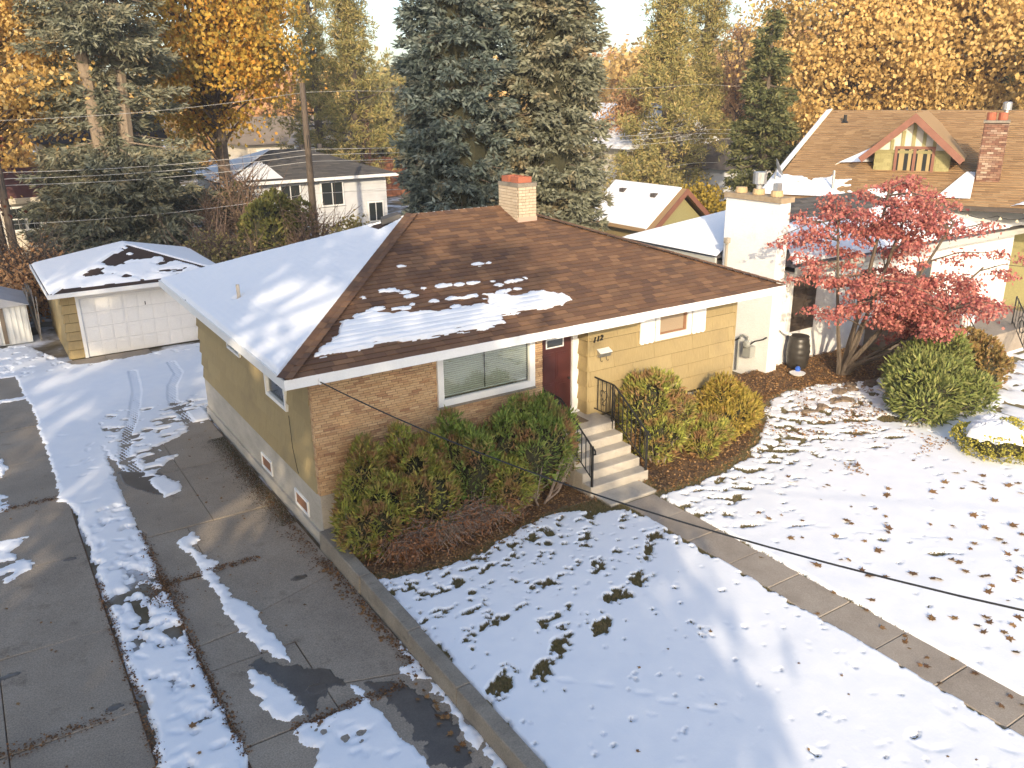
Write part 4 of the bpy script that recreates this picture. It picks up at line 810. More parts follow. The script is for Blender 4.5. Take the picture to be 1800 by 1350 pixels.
def broadleaf(base, H, zb, R, n, mat, label, seed, leaf=(.13,.22), ncl=90, top=.62, clr=.62, name='maple_tree', lean=(0,0), bark='bark', off=(0,0), trunk_r=None, twigs=0, hollow=.35, squash=1.0, group=None):
    """trunk, limbs to every leaf clump, leaves spread through the clumps"""
    rng = np.random.default_rng(seed); t = thing(name, label, 'tree', (base[0], base[1], 0), group); tm = MB(); cx, cy = base[0]+off[0], base[1]+off[1]
    rr = trunk_r or H*.018; zm = zb+(H-zb)*.25
    tm.tube([(base[0],base[1],-.1),(base[0]+lean[0]*.3+off[0]*.2,base[1]+lean[1]*.3+off[1]*.2,zb*.6),(cx*.6+base[0]*.4,cy*.6+base[1]*.4,zm),(cx,cy,zb+(H-zb)*.6),(cx+.2,cy,H*.93)], [rr*1.25, rr, rr*.75, rr*.4, .02], 8)
    C = []
    while len(C) < ncl:
        u = rng.uniform(-1,1,3); r2 = np.linalg.norm(u)
        if r2 > 1 or r2 < hollow: continue
        zc = zb+(H-zb)*(u[2]*.5+.5); f_ = math.sqrt(max(1-((u[2]*.5+.5-(1-top))/ (top if u[2]*.5+.5 > 1-top else 1-top))**2*.85, .05))
        C.append((cx+u[0]*R*f_*1.05, cy+u[1]*R*f_*1.05*squash, zc))
    C = np.array(C); V = []; per = n//ncl
    for k, c in enumerate(C):
        sz = clr*rng.uniform(.55,1.25); m = int(per*rng.uniform(.5,1.5)); p = c+rng.normal(0,1,(m,3))*np.array([sz, sz, sz*.62]); p[:,2] -= .18*((p[:,0]-c[0])**2+(p[:,1]-c[1])**2)/sz
        ow = unit(p-np.array([cx, cy, (zb+H)/2])); d = rng.normal(0,.6,(m,3))+np.array([0,0,-.7]); nr = rng.normal(0,.45,(m,3))+ow*1.1+np.array([0,0,.25]); l = rng.uniform(*leaf, m); V.append(cards(p, d, l, l*rng.uniform(.7,1.0,m), rng, .5, nr))
        j = np.array([cx, cy, max(zb*.8, c[2]-R*rng.uniform(.35,.7))]); md = (j+c)/2+rng.normal(0,.15*R/4,3)+np.array([0,0,.1*R/4]); tm.tube([tuple(j), tuple(md), tuple(c)], [rr*.28, rr*.16, .012], 4, False)
        for q in range(twigs):
            e = c+rng.normal(0,1,3)*sz*1.6+np.array([0,0,sz*.8]); tm.tube([tuple(md*.4+c*.6), tuple((c+e)/2), tuple(e)], [.02,.014,.006], 3, False)
    tm.build('trunk', M[bark], t); crown_obj(np.concatenate(V), mat, t); return t

def shrub(lumps, n, mat, label, seed, leaf=(.08,.20), w=.24, up=.6, name='arborvitae_shrub', twig=12, twigmat='twig_grey', base=None, core=.70, group=None, jit=.5):
    """lumps: (cx,cy,cz,rx,ry,rz) ellipsoids; sprays over their outer shell, dark inner branches inside"""
    rng = np.random.default_rng(seed); sub = []
    for l in lumps:
        for q in range(7):
            v_ = unit(rng.normal(0,1,3)+np.array([0,-.3,.35])); k_ = rng.uniform(.28,.52); sub.append((l[0]+v_[0]*l[3]*.86, l[1]+v_[1]*l[4]*.86, l[2]+v_[2]*l[5]*.86, l[3]*k_, l[4]*k_, l[5]*k_*1.1))
    nl = len(lumps); L = np.array(list(lumps)+sub); b = base or (L[:nl,0].mean(), L[:nl,1].mean(), LZ); t = thing(name, label, 'shrub', b, group)
    area = L[:,3]*L[:,4]+L[:,3]*L[:,5]+L[:,4]*L[:,5]; k = rng.choice(len(L), n, p=area/area.sum()); u = unit(rng.normal(0,1,(n,3))); u[:,2] = np.where(u[:,2] < -.75, -u[:,2], u[:,2])
    bump = .80+.36*fbm(u[:,0]*3.1+k*7, u[:,1]*3.1+u[:,2]*2.7, seed, 3)+rng.normal(0,.035,n)-.22*rng.random(n)**3
    c = L[k,:3]+u*L[k,3:]*bump[:,None]
    ins = np.zeros(n, bool)
    for l in L: ins |= ((((c-l[:3])/l[3:])**2).sum(1) < .62)
    c, u = c[~ins], u[~ins]; c[:,2] = np.maximum(c[:,2], LZ+.02); N = len(c)
    d = u*.8+np.array([0,0,up])+rng.normal(0,jit,(N,3)); V = cards(c, d, rng.uniform(*leaf, N), rng.uniform(*leaf, N)*w, rng, .55)
    crown_obj(V, mat, t, 'foliage')
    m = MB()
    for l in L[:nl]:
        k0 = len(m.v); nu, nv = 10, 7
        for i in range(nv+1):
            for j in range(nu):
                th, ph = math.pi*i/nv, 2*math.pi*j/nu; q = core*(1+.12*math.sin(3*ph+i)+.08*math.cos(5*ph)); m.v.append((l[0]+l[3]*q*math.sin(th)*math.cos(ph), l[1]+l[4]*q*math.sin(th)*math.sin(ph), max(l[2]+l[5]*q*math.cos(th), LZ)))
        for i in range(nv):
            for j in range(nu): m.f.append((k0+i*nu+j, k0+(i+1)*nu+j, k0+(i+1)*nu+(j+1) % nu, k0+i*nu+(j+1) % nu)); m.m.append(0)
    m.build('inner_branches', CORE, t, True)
    if twig:
        tw = MB()
        for i in range(twig):
            l = L[rng.integers(nl)]; a = rng.uniform(0, 6.28); r = rng.uniform(.7,1.22); tw.tube([(l[0]+.15*math.cos(a), l[1]+.15*math.sin(a), LZ), (l[0]+l[3]*r*.6*math.cos(a), l[1]+l[4]*r*.6*math.sin(a), LZ+.22), (l[0]+l[3]*r*math.cos(a+.2), l[1]+l[4]*r*math.sin(a+.2), l[2]+rng.uniform(-.3,.1)*l[5])], [.022,.015,.007], 4, False)
        tw.build('stem', M[twigmat], t)
    return t
# ---- hedge below the picture window
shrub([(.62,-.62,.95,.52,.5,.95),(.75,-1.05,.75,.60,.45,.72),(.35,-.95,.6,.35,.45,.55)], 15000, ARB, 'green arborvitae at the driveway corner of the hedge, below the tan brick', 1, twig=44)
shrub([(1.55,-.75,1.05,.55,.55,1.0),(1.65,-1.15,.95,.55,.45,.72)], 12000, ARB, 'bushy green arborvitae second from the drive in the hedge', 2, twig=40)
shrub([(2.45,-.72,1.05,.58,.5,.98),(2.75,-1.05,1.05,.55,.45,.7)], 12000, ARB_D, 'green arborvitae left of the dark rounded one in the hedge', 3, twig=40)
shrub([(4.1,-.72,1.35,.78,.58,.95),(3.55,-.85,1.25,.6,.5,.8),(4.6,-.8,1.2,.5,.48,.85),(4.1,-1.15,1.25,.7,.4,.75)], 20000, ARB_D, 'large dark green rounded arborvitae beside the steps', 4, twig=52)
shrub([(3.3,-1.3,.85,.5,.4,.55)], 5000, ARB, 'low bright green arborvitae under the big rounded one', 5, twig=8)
def twigfan(cx, cy, n, label, seed, rx=.9, ry=.55, h=.75, leafn=900):
    rng = np.random.default_rng(seed); t = thing('bare_shrub', label, 'shrub', (cx, cy, LZ)); m = MB(); E_ = []
    for i in range(n):
        a = rng.uniform(math.pi*1.02, math.pi*1.98); r = rng.uniform(.45,1.0); x0 = cx+rng.normal(0,.22); y0 = cy+rng.normal(.15,.12)
        e = (cx+math.cos(a)*rx*r*1.1, cy+math.sin(a)*ry*r, LZ+rng.uniform(.05,h)); m.tube([(x0,y0,LZ), ((x0*.5+e[0]*.5), (y0*.5+e[1]*.5), LZ+.25+.4*(e[2]-LZ)), e, (e[0]+math.cos(a)*.1, e[1]+math.sin(a)*.1, e[2]+rng.uniform(-.12,.12))], [.011,.008,.005,.003], 3, False); E_.append(e)
    m.build('branches', M['twig_grey'], t); E_ = np.array(E_)[rng.integers(0, n, leafn)]+rng.normal(0,.09,(leafn,3)); E_[:,2] = np.maximum(E_[:,2], LZ+.03)
    crown_obj(cards(E_, rng.normal(0,1,(leafn,3)), rng.uniform(.05,.10,leafn), .03, rng, .5), LEAF('dead_sprays', [(.20,.09,.045),(.28,.14,.07),(.15,.07,.04)], .1), t, 'dead_foliage')
twigfan(1.75,-1.45,170,'dead red-brown twigs fanning out from the foot of the hedge',6); twigfan(2.75,-1.42,120,'grey bare twigs under the hedge near the steps',7, .8, .45, .6, 500); twigfan(.95,-1.5,80,'rust coloured dead sprays at the low left end of the hedge',8,.6,.4,.5,900)
# ---- shrubs right of the steps
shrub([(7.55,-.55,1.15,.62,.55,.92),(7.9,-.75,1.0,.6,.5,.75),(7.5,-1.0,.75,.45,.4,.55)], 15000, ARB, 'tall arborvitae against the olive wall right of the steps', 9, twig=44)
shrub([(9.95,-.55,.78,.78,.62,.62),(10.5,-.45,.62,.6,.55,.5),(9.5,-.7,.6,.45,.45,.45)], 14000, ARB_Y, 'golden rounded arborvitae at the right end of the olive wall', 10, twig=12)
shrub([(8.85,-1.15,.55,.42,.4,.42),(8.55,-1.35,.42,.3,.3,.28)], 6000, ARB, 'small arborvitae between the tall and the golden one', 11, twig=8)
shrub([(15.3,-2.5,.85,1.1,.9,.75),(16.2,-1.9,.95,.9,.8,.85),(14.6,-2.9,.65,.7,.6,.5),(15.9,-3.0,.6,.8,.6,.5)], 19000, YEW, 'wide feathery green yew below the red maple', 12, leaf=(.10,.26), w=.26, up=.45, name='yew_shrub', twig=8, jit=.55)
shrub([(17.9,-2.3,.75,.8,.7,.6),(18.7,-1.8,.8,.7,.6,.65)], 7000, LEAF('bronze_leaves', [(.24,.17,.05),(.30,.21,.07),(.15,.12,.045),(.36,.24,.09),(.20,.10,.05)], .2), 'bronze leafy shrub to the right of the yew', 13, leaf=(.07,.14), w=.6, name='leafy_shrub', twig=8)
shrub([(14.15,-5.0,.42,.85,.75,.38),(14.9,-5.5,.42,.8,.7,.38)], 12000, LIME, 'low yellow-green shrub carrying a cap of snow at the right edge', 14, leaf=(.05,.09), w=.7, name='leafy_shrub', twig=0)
m = MB()
for cx, cy, r in ((14.2,-4.95,.62),(14.75,-5.25,.55),(14.45,-4.65,.4),(13.8,-4.8,.35)):
    k0 = len(m.v)
    for i in range(7):
        for j in range(16):
            rr_ = r*i/6*(1+.16*math.sin(3*j+i)+.1*math.sin(5*j*.39)); m.v.append((cx+rr_*math.cos(j*math.pi/8), cy+rr_*math.sin(j*math.pi/8), .78+.15*math.cos(i/6*1.5)-(.16 if i == 6 else 0)+.03*math.sin(j*2+i)))
    for i in range(6):
        for j in range(16): m.f.append((k0+i*16+j, k0+(i+1)*16+j, k0+(i+1)*16+(j+1) % 16, k0+i*16+(j+1) % 16)); m.m.append(0)
tag(m.build('snow_cap', M['snow'], None, True), 'lumpy snow lying on the yellow-green shrub at the right edge', 'snow', kind='stuff')

# ---- red Japanese maple before the white house
def red_maple():
    rng = np.random.default_rng(21); t = thing('japanese_maple', 'spreading dark red Japanese maple in front of the white house', 'tree', (16.0,.55,LZ)); tm = MB(); V = []
    stems = [((16.0,.55),(16.2,-.1,5.6),.085),((16.05,.5),(17.4,-1.3,4.7),.075),((15.95,.6),(14.9,.45,4.9),.07),((16.05,.45),(18.1,-1.9,3.5),.06),((15.95,.5),(15.3,-.8,3.4),.055),((16.1,.6),(17.3,-.1,5.3),.07),((16.0,.5),(16.6,-2.2,2.7),.06),((16.0,.5),(18.4,-.9,2.2),.05)]
    for (bx, by), e, r in stems:
        e = np.array(e); b_ = np.array([bx, by, .15]); md = b_*.55+e*.45+np.array([0,0,-.25])*rng.uniform(.5,1.5); tm.tube([tuple(b_), tuple(b_*.8+md*.2+np.array([0,0,.2])), tuple(md), tuple(e)], [r*1.2, r, r*.75, r*.4], 6)
        for k in range(15):
            s = rng.uniform(.22,1.0); o_ = md*(1-s)+e*s; a = rng.uniform(0,6.28); ln = rng.uniform(.5,1.75); q = o_+np.array([math.cos(a)*ln, min(math.sin(a)*ln*.85, 1.7-o_[1]), rng.uniform(-.35,.75)*ln*.8]); q[2] = max(q[2], 1.0)
            tm.tube([tuple(o_), tuple((o_+q)/2+np.array([0,0,.12])), tuple(q)], [r*.35, r*.22, .008], 4, False)
            for j in range(3):
                c = o_*(1-(.45+.28*j))+q*(.45+.28*j)+rng.normal(0,.1,3); m_ = 74; p = c+rng.normal(0,1,(m_,3))*np.array([.17,.16,.055]); p[:,2] -= .35*((p[:,0]-c[0])**2+(p[:,1]-c[1])**2)
                d = rng.normal(0,1,(m_,3))+np.array([0,-.2,-.7]); V.append(cards(p, d, rng.uniform(.07,.13,m_), rng.uniform(.05,.09,m_), rng, .45))
    tm.build('trunk', M['bark'], t); crown_obj(np.concatenate(V), RED, t)
red_maple()

# ---- large trees behind the house
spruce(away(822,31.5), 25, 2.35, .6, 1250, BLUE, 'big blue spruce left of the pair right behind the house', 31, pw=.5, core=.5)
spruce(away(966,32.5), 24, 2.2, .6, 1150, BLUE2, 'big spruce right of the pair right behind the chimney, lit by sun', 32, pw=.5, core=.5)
cm = math.radians(180+90-YAW*57.3-8)
spruce(away(268,44), 23, 4.3, .8, 680, BLUE2, 'tall twin-trunked spruce behind the garage with bare tan trunks', 33, card=(.24,.42), bark='bark_tan', trunks=((-.55,.2),(.6,.1)),
       skip=lambda z, a: (z > 6.3) & (z < 10.2) & (np.cos(a-math.radians(-105)) > -.05))
broadleaf(away(440,52), 20, 5.4, 4.3, 42000, AMBER, 'amber and green maple right of the twin-trunked spruce', 34, leaf=(.15,.27), ncl=170, clr=.75)
broadleaf(away(50,47), 17, 5.2, 4.6, 32000, GOLD, 'pale golden maple at the upper left edge', 35, leaf=(.14,.25), ncl=110, clr=.75)
pine(away(655,64), 22, 3.4, 2.6, 120, PINE, 'tall open pine left of the blue spruce pair', 37, per=260)
pine(away(596,70), 19, 2.6, 3.4, 80, PINE, 'smaller pine just behind the utility pole', 38, per=240)
pine(away(1150,58), 21, 3.0, 1.6, 130, PINE, 'tall olive pine right of the blue spruce pair', 39, per=260)
pine(away(1205,66), 16, 2.6, 1.2, 90, PINE, 'shorter pine to the right of the tall olive pine', 40, per=240)
spruce(away(1308,44), 11.6, 2.0, .4, 330, CEDAR, 'dark narrow cedar left of the tan shingled house', 41, name='cedar_tree', pw=.55, card=(.2,.34))
broadleaf(away(1440,60), 20, 3.2, 6.0, 48000, TAN, 'huge tan-leaved maple behind the tan shingled house, left one', 42, leaf=(.17,.30), ncl=210, clr=.95, name='maple_tree')
broadleaf(away(1620,62), 21, 3.5, 6.4, 50000, TAN, 'huge tan-leaved maple behind the tan shingled house, right one', 43, leaf=(.17,.30), ncl=220, clr=.95)
pine(away(1765,56), 20, 2.6, 3.0, 70, CEDAR, 'dark conifer at the upper right corner', 44, per=150)
broadleaf(away(1835,52), 11.5, 3.0, 3.4, 9000, TAN, 'tan-leaved tree cut by the right edge', 45, leaf=(.22,.36), ncl=60, clr=.8)
broadleaf(away(1262,76), 13.5, 2.5, 3.2, 9000, RUST, 'thin orange-leaved tree between pine and cedar', 46, leaf=(.16,.28), ncl=70, clr=.8, twigs=3, name='autumn_tree')
broadleaf(away(1092,62), 9.5, 2.0, 1.7, 5200, RUST, 'slim orange birch right beside the lit spruce', 47, leaf=(.14,.24), ncl=50, clr=.5, twigs=3, name='autumn_tree')
# yard shrubs and small trees in the middle distance
broadleaf(away(455,43), 4.6, .6, 2.2, 1700, BROWN, 'nearly bare brown thicket in front of the grey house', 48, leaf=(.08,.14), ncl=60, clr=.5, twigs=7, name='thicket', bark='twig', trunk_r=.05)
shrub([(*away(500,40.5),1.9,1.3,1.2,1.7),(*away(535,41),1.8,1.2,1.1,1.6)], 9000, LEAF('hedge_green', [(.11,.12,.03),(.16,.16,.045),(.08,.085,.025),(.22,.19,.06)], .15), 'tall green hedge bush beside the utility pole', 49, leaf=(.14,.26), w=.55, name='garden_shrub', twig=0)
shrub([(*away(440,46),1.7,1.3,1.2,1.7)], 4500, CEDAR, 'dark green conifer bush at the left wall of the grey house', 61, leaf=(.14,.26), w=.5, name='garden_shrub', twig=0)
broadleaf(away(578,39), 3.4, .5, 1.4, 1300, BROWN, 'brown leafless shrub at the foot of the utility pole', 50, leaf=(.07,.13), ncl=50, clr=.4, twigs=6, name='thicket', bark='twig', trunk_r=.04)
broadleaf(away(648,37), 3.3, .5, 1.35, 5000, OLIVE, 'yellow-green shrub by the white neighbouring house', 51, leaf=(.10,.17), ncl=60, clr=.35, name='garden_shrub', trunk_r=.05)
shrub([(*away(704,38),1.0,.8,.7,.8)], 2600, LEAF('bright_green', [(.13,.18,.03),(.20,.24,.05),(.09,.12,.03)], .2), 'small bright green bush left of the blue spruce', 52, leaf=(.1,.18), w=.6, name='garden_shrub', twig=0)
broadleaf(away(1118,46), 5.0, .6, 2.4, 9000, OLIVE, 'yellowing green bush behind the snowy garden garage', 53, leaf=(.12,.2), ncl=80, clr=.5, name='garden_shrub', trunk_r=.06)
broadleaf(away(1060,44), 3.4, .5, 1.4, 3600, OLIVE, 'small yellowing bush next to the lit spruce', 54, leaf=(.12,.2), ncl=40, clr=.4, name='garden_shrub', trunk_r=.05)
broadleaf(away(1218,43), 4.0, .6, 1.6, 5500, LEAF('yellow_leaves', [(.40,.29,.04),(.48,.34,.06),(.30,.22,.04),(.2,.17,.05)], .3), 'bright yellow bush left of the dark cedar', 55, leaf=(.11,.19), ncl=50, clr=.45, name='garden_shrub', trunk_r=.05)
broadleaf(away(1365,47), 4.6, .8, 1.8, 5000, TAN, 'tan leafy bush at the corner of the tan shingled house', 56, leaf=(.13,.22), ncl=50, clr=.5, name='garden_shrub', trunk_r=.05)
broadleaf(away(95,38), 2.7, .2, 1.7, 5500, RUST, 'orange-brown bush behind the garage at left', 57, leaf=(.09,.16), ncl=60, clr=.5, twigs=6, name='garden_shrub', trunk_r=.06)
broadleaf(away(15,41), 3.4, .3, 1.8, 4000, LEAF('dark_brown_leaves', [(.10,.055,.03),(.15,.08,.04),(.07,.04,.025)], .2), 'dark brown thicket behind the metal shed', 58, leaf=(.08,.14), ncl=60, clr=.5, twigs=6, name='thicket', bark='twig', trunk_r=.06)
broadleaf(away(415,38), 2.6, .3, 2.0, 3600, OLIVE, 'low olive brush between garage and olive house', 59, leaf=(.09,.15), ncl=60, clr=.45, twigs=6, name='thicket', bark='twig', trunk_r=.04)
broadleaf(away(-12,40), 11, 1.0, 1.6, 2600, LEAF('maroon_leaves', [(.10,.03,.025),(.2,.06,.03),(.06,.03,.02)], .2), 'dark bare trunk with few leaves at the left edge', 60, leaf=(.12,.2), ncl=40, clr=.5, trunk_r=.35)
# distant belt of autumn trees
far_l = ['far golden tree on the horizon at the left edge', 'far rust tree left of the amber maple', 'far tan tree seen under the amber maple', 'far orange tree above the beige house', 'far tan tree behind the two pines', 'far green-brown tree at the left of the spruce pair', 'far rust tree just right of the spruce pair', 'far tan tree behind the tall olive pine', 'far orange tree behind the thin orange one', 'far rust tree behind the cedar', 'far brown tree behind the left huge maple', 'far tan tree right of the dark conifer', 'far rust tree beyond the right edge', 'far brown tree hidden by the spruce pair']
for i, (px, d, h, mt) in enumerate([(-40,80,17,GOLD),(110,85,16,GOLD),(400,110,14,TAN),(520,105,12.2,RUST),(620,120,11.5,TAN),(705,100,11,OLIVE),(1075,105,13,RUST),(1130,95,13,TAN),(1225,110,12.5,RUST),(1310,100,14,TAN),(1360,95,15,RUST),(1790,100,13,TAN),(1900,90,14,RUST),(880,110,12,TAN)]):
    broadleaf(away(px, d), h, 1.5, 6.5, 7000, mt, far_l[i], 70+i, leaf=(.4,.7), ncl=75, clr=1.5, name='distant_tree', group='distant autumn trees on the horizon', trunk_r=.3)
# ---- big trees on the street side, out of frame, whose shade falls on drive, lawn and house
def sun_spot(s, a): return (s*math.cos(SUN_AZ)+a*math.sin(SUN_AZ), -s*math.sin(SUN_AZ)+a*math.cos(SUN_AZ))
def shade_tree(s, a, H, zb, R, n, ncl, clr, mat, label, seed, **k): return broadleaf(sun_spot(s, a), H, zb, R, n, mat, label, seed, leaf=(.35,.6), ncl=ncl, clr=clr, name='unseen_street_tree', **k)
shade_tree(-3.0,-27, 27, 5.0, 6.2, 12000, 140, .62, CEDAR, 'tall tree on the street side behind the viewpoint, shading the house', 90, hollow=.1)
shade_tree(2.6,-25, 13.2, 1.6, 4.0, 10500, 140, .62, CEDAR, 'lower street tree behind the viewpoint, shading the left lawn', 93, hollow=.1)
shade_tree(-13,-27, 25, 4.0, 6.2, 11000, 125, .62, CEDAR, 'tall tree on the street side behind the viewpoint, shading the driveways', 91, hollow=.1)
shade_tree(-23,-24, 22, 4.0, 5.5, 5200, 65, .62, CEDAR, 'street tree behind the viewpoint, shading the garage and shed', 92, hollow=.1)
# ================================================================ NEIGHBOURING BUILDINGS
def local(name, label, cat, loc, rz):
    o = thing(name, label, cat, loc); BASE[o.name] = Vector((0,0,0)); o.rotation_euler = (0,0,rz); return o
def gable(m, x0, x1, y0, y1, z0, zr, along='y'):
    if along == 'y': xm = (x0+x1)/2; a, b = (xm,y0,zr), (xm,y1,zr); m.poly([(x0,y0,z0),a,b,(x0,y1,z0)]); m.poly([(x1,y0,z0),(x1,y1,z0),b,a]); m.poly([(x0,y0,z0),(x1,y0,z0),a]); m.poly([(x1,y1,z0),(x0,y1,z0),b])
    else: ym = (y0+y1)/2; a, b = (x0,ym,zr), (x1,ym,zr); m.poly([(x0,y0,z0),(x1,y0,z0),b,a]); m.poly([(x0,y1,z0),a,b,(x1,y1,z0)]); m.poly([(x0,y0,z0),a,(x0,y1,z0)]); m.poly([(x1,y0,z0),(x1,y1,z0),b])
    return m
def hip(m, x0, x1, y0, y1, z0, zr):
    h = min(x1-x0, y1-y0)/2; q = [(x0,y0,z0),(x1,y0,z0),(x1,y1,z0),(x0,y1,z0)]
    if x1-x0 > y1-y0: a, b = (x0+h,(y0+y1)/2,zr), (x1-h,(y0+y1)/2,zr); m.poly([q[0],q[1],b,a]); m.poly([q[1],q[2],b]); m.poly([q[2],q[3],a,b]); m.poly([q[3],q[0],a])
    else: a, b = ((x0+x1)/2,y0+h,zr), ((x0+x1)/2,y1-h,zr); m.poly([q[0],q[1],a]); m.poly([q[1],q[2],b,a]); m.poly([q[2],q[3],b]); m.poly([q[3],q[0],a,b])
    return m
def rows(parent, P0, P1, Q0, Q1, n, w, mat, name='shingle_courses', h=.02):
    """shingle courses on a sloping quad: P0-P1 eave, Q0-Q1 ridge; one mesh of tabs"""
    P0, P1, Q0, Q1 = map(Vector, (P0, P1, Q0, Q1)); nr = (P1-P0).cross(Q0-P0).normalized()
    if nr.z < 0: nr = -nr
    m = MB()
    for k in range(n):
        a0, a1 = k/n, (k+1)/n; L0, R0 = P0.lerp(Q0, a0), P1.lerp(Q1, a0); L1, R1 = P0.lerp(Q0, a1), P1.lerp(Q1, a1); c = max(int((R0-L0).length/w), 1); o_ = rnd.random()
        ts = [max(0, min(1, (i+o_-1)/c)) for i in range(c+2)]
        for t0, t1 in zip(ts, ts[1:]):
            if t1-t0 < 1e-4: continue
            q = [L0.lerp(R0, t0)+nr*h, L0.lerp(R0, t1)+nr*h, L1.lerp(R1, t1)+nr*.004, L1.lerp(R1, t0)+nr*.004]; m.poly(q); m.poly([q[0]-nr*h, q[1]-nr*h, q[1], q[0]])
    o = m.build(name, mat, parent); o['kind'] = 'stuff'; return o
def snow_quad(name, P0, P1, Q0, Q1, label, fld=None, res=50, h=.06):
    P0, P1, Q0, Q1 = map(np.array, (P0, P1, Q0, Q1)); s, t = np.meshgrid(np.linspace(0,1,res*2), np.linspace(0,1,res)); S, T = s[...,None], t[...,None]
    G = (P0*(1-S)+P1*S)*(1-T)+(Q0*(1-S)+Q1*S)*T; f_ = fld(s, t) if fld else np.minimum(np.minimum(s, 1-s), np.minimum(t, 1-t))*4
    Z = G[...,2]+np.where(f_ > -.01, h*sstep(f_, -.01, .12)+.012, -.08); return tag(link(name, gridmesh(name, G[...,0], G[...,1], Z, f_ > -.01, M['roof_snow'])), label, 'snow', kind='stuff')
M['white_brick'] = MAT('white_painted_brick', [(.80,.80,.785),(.85,.85,.84)], 3, bump=.4, bscale=18, bstretch=(1,1,2.2), rough=.75, spk=(16,.05), blot=((.66,.63,.57), 1.6, .66, .85))
M['pale'] = MAT('pale_siding', [(.55,.56,.58),(.63,.64,.66)], 2, rough=.7)
M['cream'] = MAT('cream_paint', [(.62,.56,.46),(.68,.62,.52)], 2, rough=.7)
M['beige'] = MAT('beige_stucco', [(.36,.29,.20),(.44,.36,.26)], 2, rough=.85)
M['green_shake'] = MAT('green_gold_shakes', [(0,0,0)], isl=[(.29,.265,.125),(.33,.30,.145),(.26,.235,.11),(.36,.325,.16)], rough=.8, spk=(20,.1))
M['red_trim'] = MAT('rust_red_trim', [(.20,.09,.062),(.25,.115,.08)], 4, rough=.6)
M['shutter'] = MAT('dark_brown_shutter', [(.055,.042,.034),(.08,.062,.05)], 6, rough=.6)
M['dark_roof'] = MAT('dark_roof', [(.07,.062,.06),(.12,.105,.10)], 3, rough=.95, spk=(30,.2))
M['galv'] = MAT('galvanised', [(.45,.45,.45),(.58,.58,.57)], 12, rough=.35, metal=.7)
# ---- white neighbour house
wh = thing('white_house', 'white painted brick house with broad chimney and snowy hip roof, right of the olive house', 'house', (20,6,0))
MB().box(14.65,27.6,2.2,7.9,-.05,3.3).build('wall', M['white_brick'], wh)
cho = MB().box(14.28,14.70,1.86,3.85,-.05,5.12).build('chimney', M['white_brick'], wh)
m = MB(); m.box(14.22,14.78,1.80,3.90,5.12,5.26); m.build('chimney_crown', MAT('brown_crown', [(.30,.22,.14),(.40,.32,.22)], 5, rough=.9), cho)
for i, y_ in enumerate((3.5, 2.85, 2.2)): MB().lathe((14.5,y_,5.26), [(.17,0),(.18,.02),(.16,.16),(.12,.16)], 12).build('clay_pot', MAT('pale_clay%d' % i, [(.5,.36,.2)], rough=.8), cho)
m = MB(); m.lathe((14.5,2.85,5.42), [(.09,0),(.09,.12),(.19,.14),(.19,.46),(.16,.47)], 14); m.build('cowl', M['galv'], cho)
m = MB(); m.box(14.41,14.59,2.12,2.28,5.4,5.62); m.build('spark_arrester', M['galv'], cho)
r = MB(); A_, B_ = (17.6,5.0,4.62), (27.2,5.0,4.62); r.poly([(14.72,1.55,3.32),(30.6,1.55,3.32),B_,A_]); r.poly([(30.6,1.55,3.32),(30.6,8.4,3.32),B_]); r.poly([(30.6,8.4,3.32),(14.1,8.4,3.32),A_,B_]); r.poly([(14.1,8.4,3.32),(14.1,3.88,3.32),(14.72,3.86,3.42),(14.72,1.55,3.32),A_]); r.poly([(14.1,3.88,3.2),(14.1,8.4,3.2),(30.6,8.4,3.2),(30.6,1.55,3.2),(14.72,1.55,3.2),(14.72,3.86,3.2)]); wr = r.build('roof', M['dark_roof'], wh)
m = MB(); m.box(14.02,14.1,3.9,8.4,3.12,3.34); m.box(14.75,30.6,1.47,1.55,3.14,3.33); m.build('fascia', MAT('grey_fascia', [(.46,.46,.42)], rough=.6), wh)
rows(wr, (17.2,3.5,4.06),(24,3.5,4.06),(17.7,4.98,4.62),(24,4.98,4.62), 9, .3, M['grey_shingle'])
snow_quad('roof_snow', (14.13,8.35,3.36),(14.13,3.95,3.36),(17.55,5.05,4.62),(17.55,4.95,4.62), 'snow on the left slope of the white house roof')
def wf(s, t):
    n_ = fbm(s*9, t*5, 5); x_ = 14.75+s*15.8*(1-.4*t)+t*2.85; return np.minimum(np.minimum(s*6+.03, (1-s)*6), np.minimum((t-.03+.05*(n_-.5))*5, np.where((x_ > 16.5) & (x_ < 22.5), (.66-t+.35*(n_-.5))*2, (1-t)*4+.02)))
snow_quad('roof_snow', (14.75,1.6,3.36),(30.5,1.6,3.36),(17.6,4.98,4.64),(27.2,4.98,4.64), 'snow on the front slope of the white house roof behind the red maple', wf, 70)
def whwin(x0, x1, z0, z1, shut=True):
    w = MB(); w.box(x0-.1,x1+.1,2.13,2.2,z0-.1,z0); w.box(x0-.1,x1+.1,2.13,2.2,z1,z1+.1); w.box(x0-.1,x0,2.13,2.2,z0,z1); w.box(x1,x1+.1,2.13,2.2,z0,z1); f_ = w.build('window', M['white'], wh)
    MB().box(x0,x1,2.17,2.19,z0,z1).build('pane', M['glass'], f_)
    if shut:
        for a, b in ((x0, (x0+x1)/2-.01), ((x0+x1)/2+.01, x1)):
            s_ = MB().box(a,b,2.125,2.162,z0,z1).build('shutter', M['shutter'], f_); n_ = 12
            for k in range(n_): MB().box(a+.05,b-.05,2.108,2.126,z0+.06+k*(z1-z0-.12)/n_,z0+.06+(k+.62)*(z1-z0-.12)/n_).build('slat', M['shutter'], s_)
whwin(15.5,16.55,1.2,2.86); whwin(21.6,22.5,1.0,2.6,False); whwin(18.6,19.4,1.4,2.7,True)
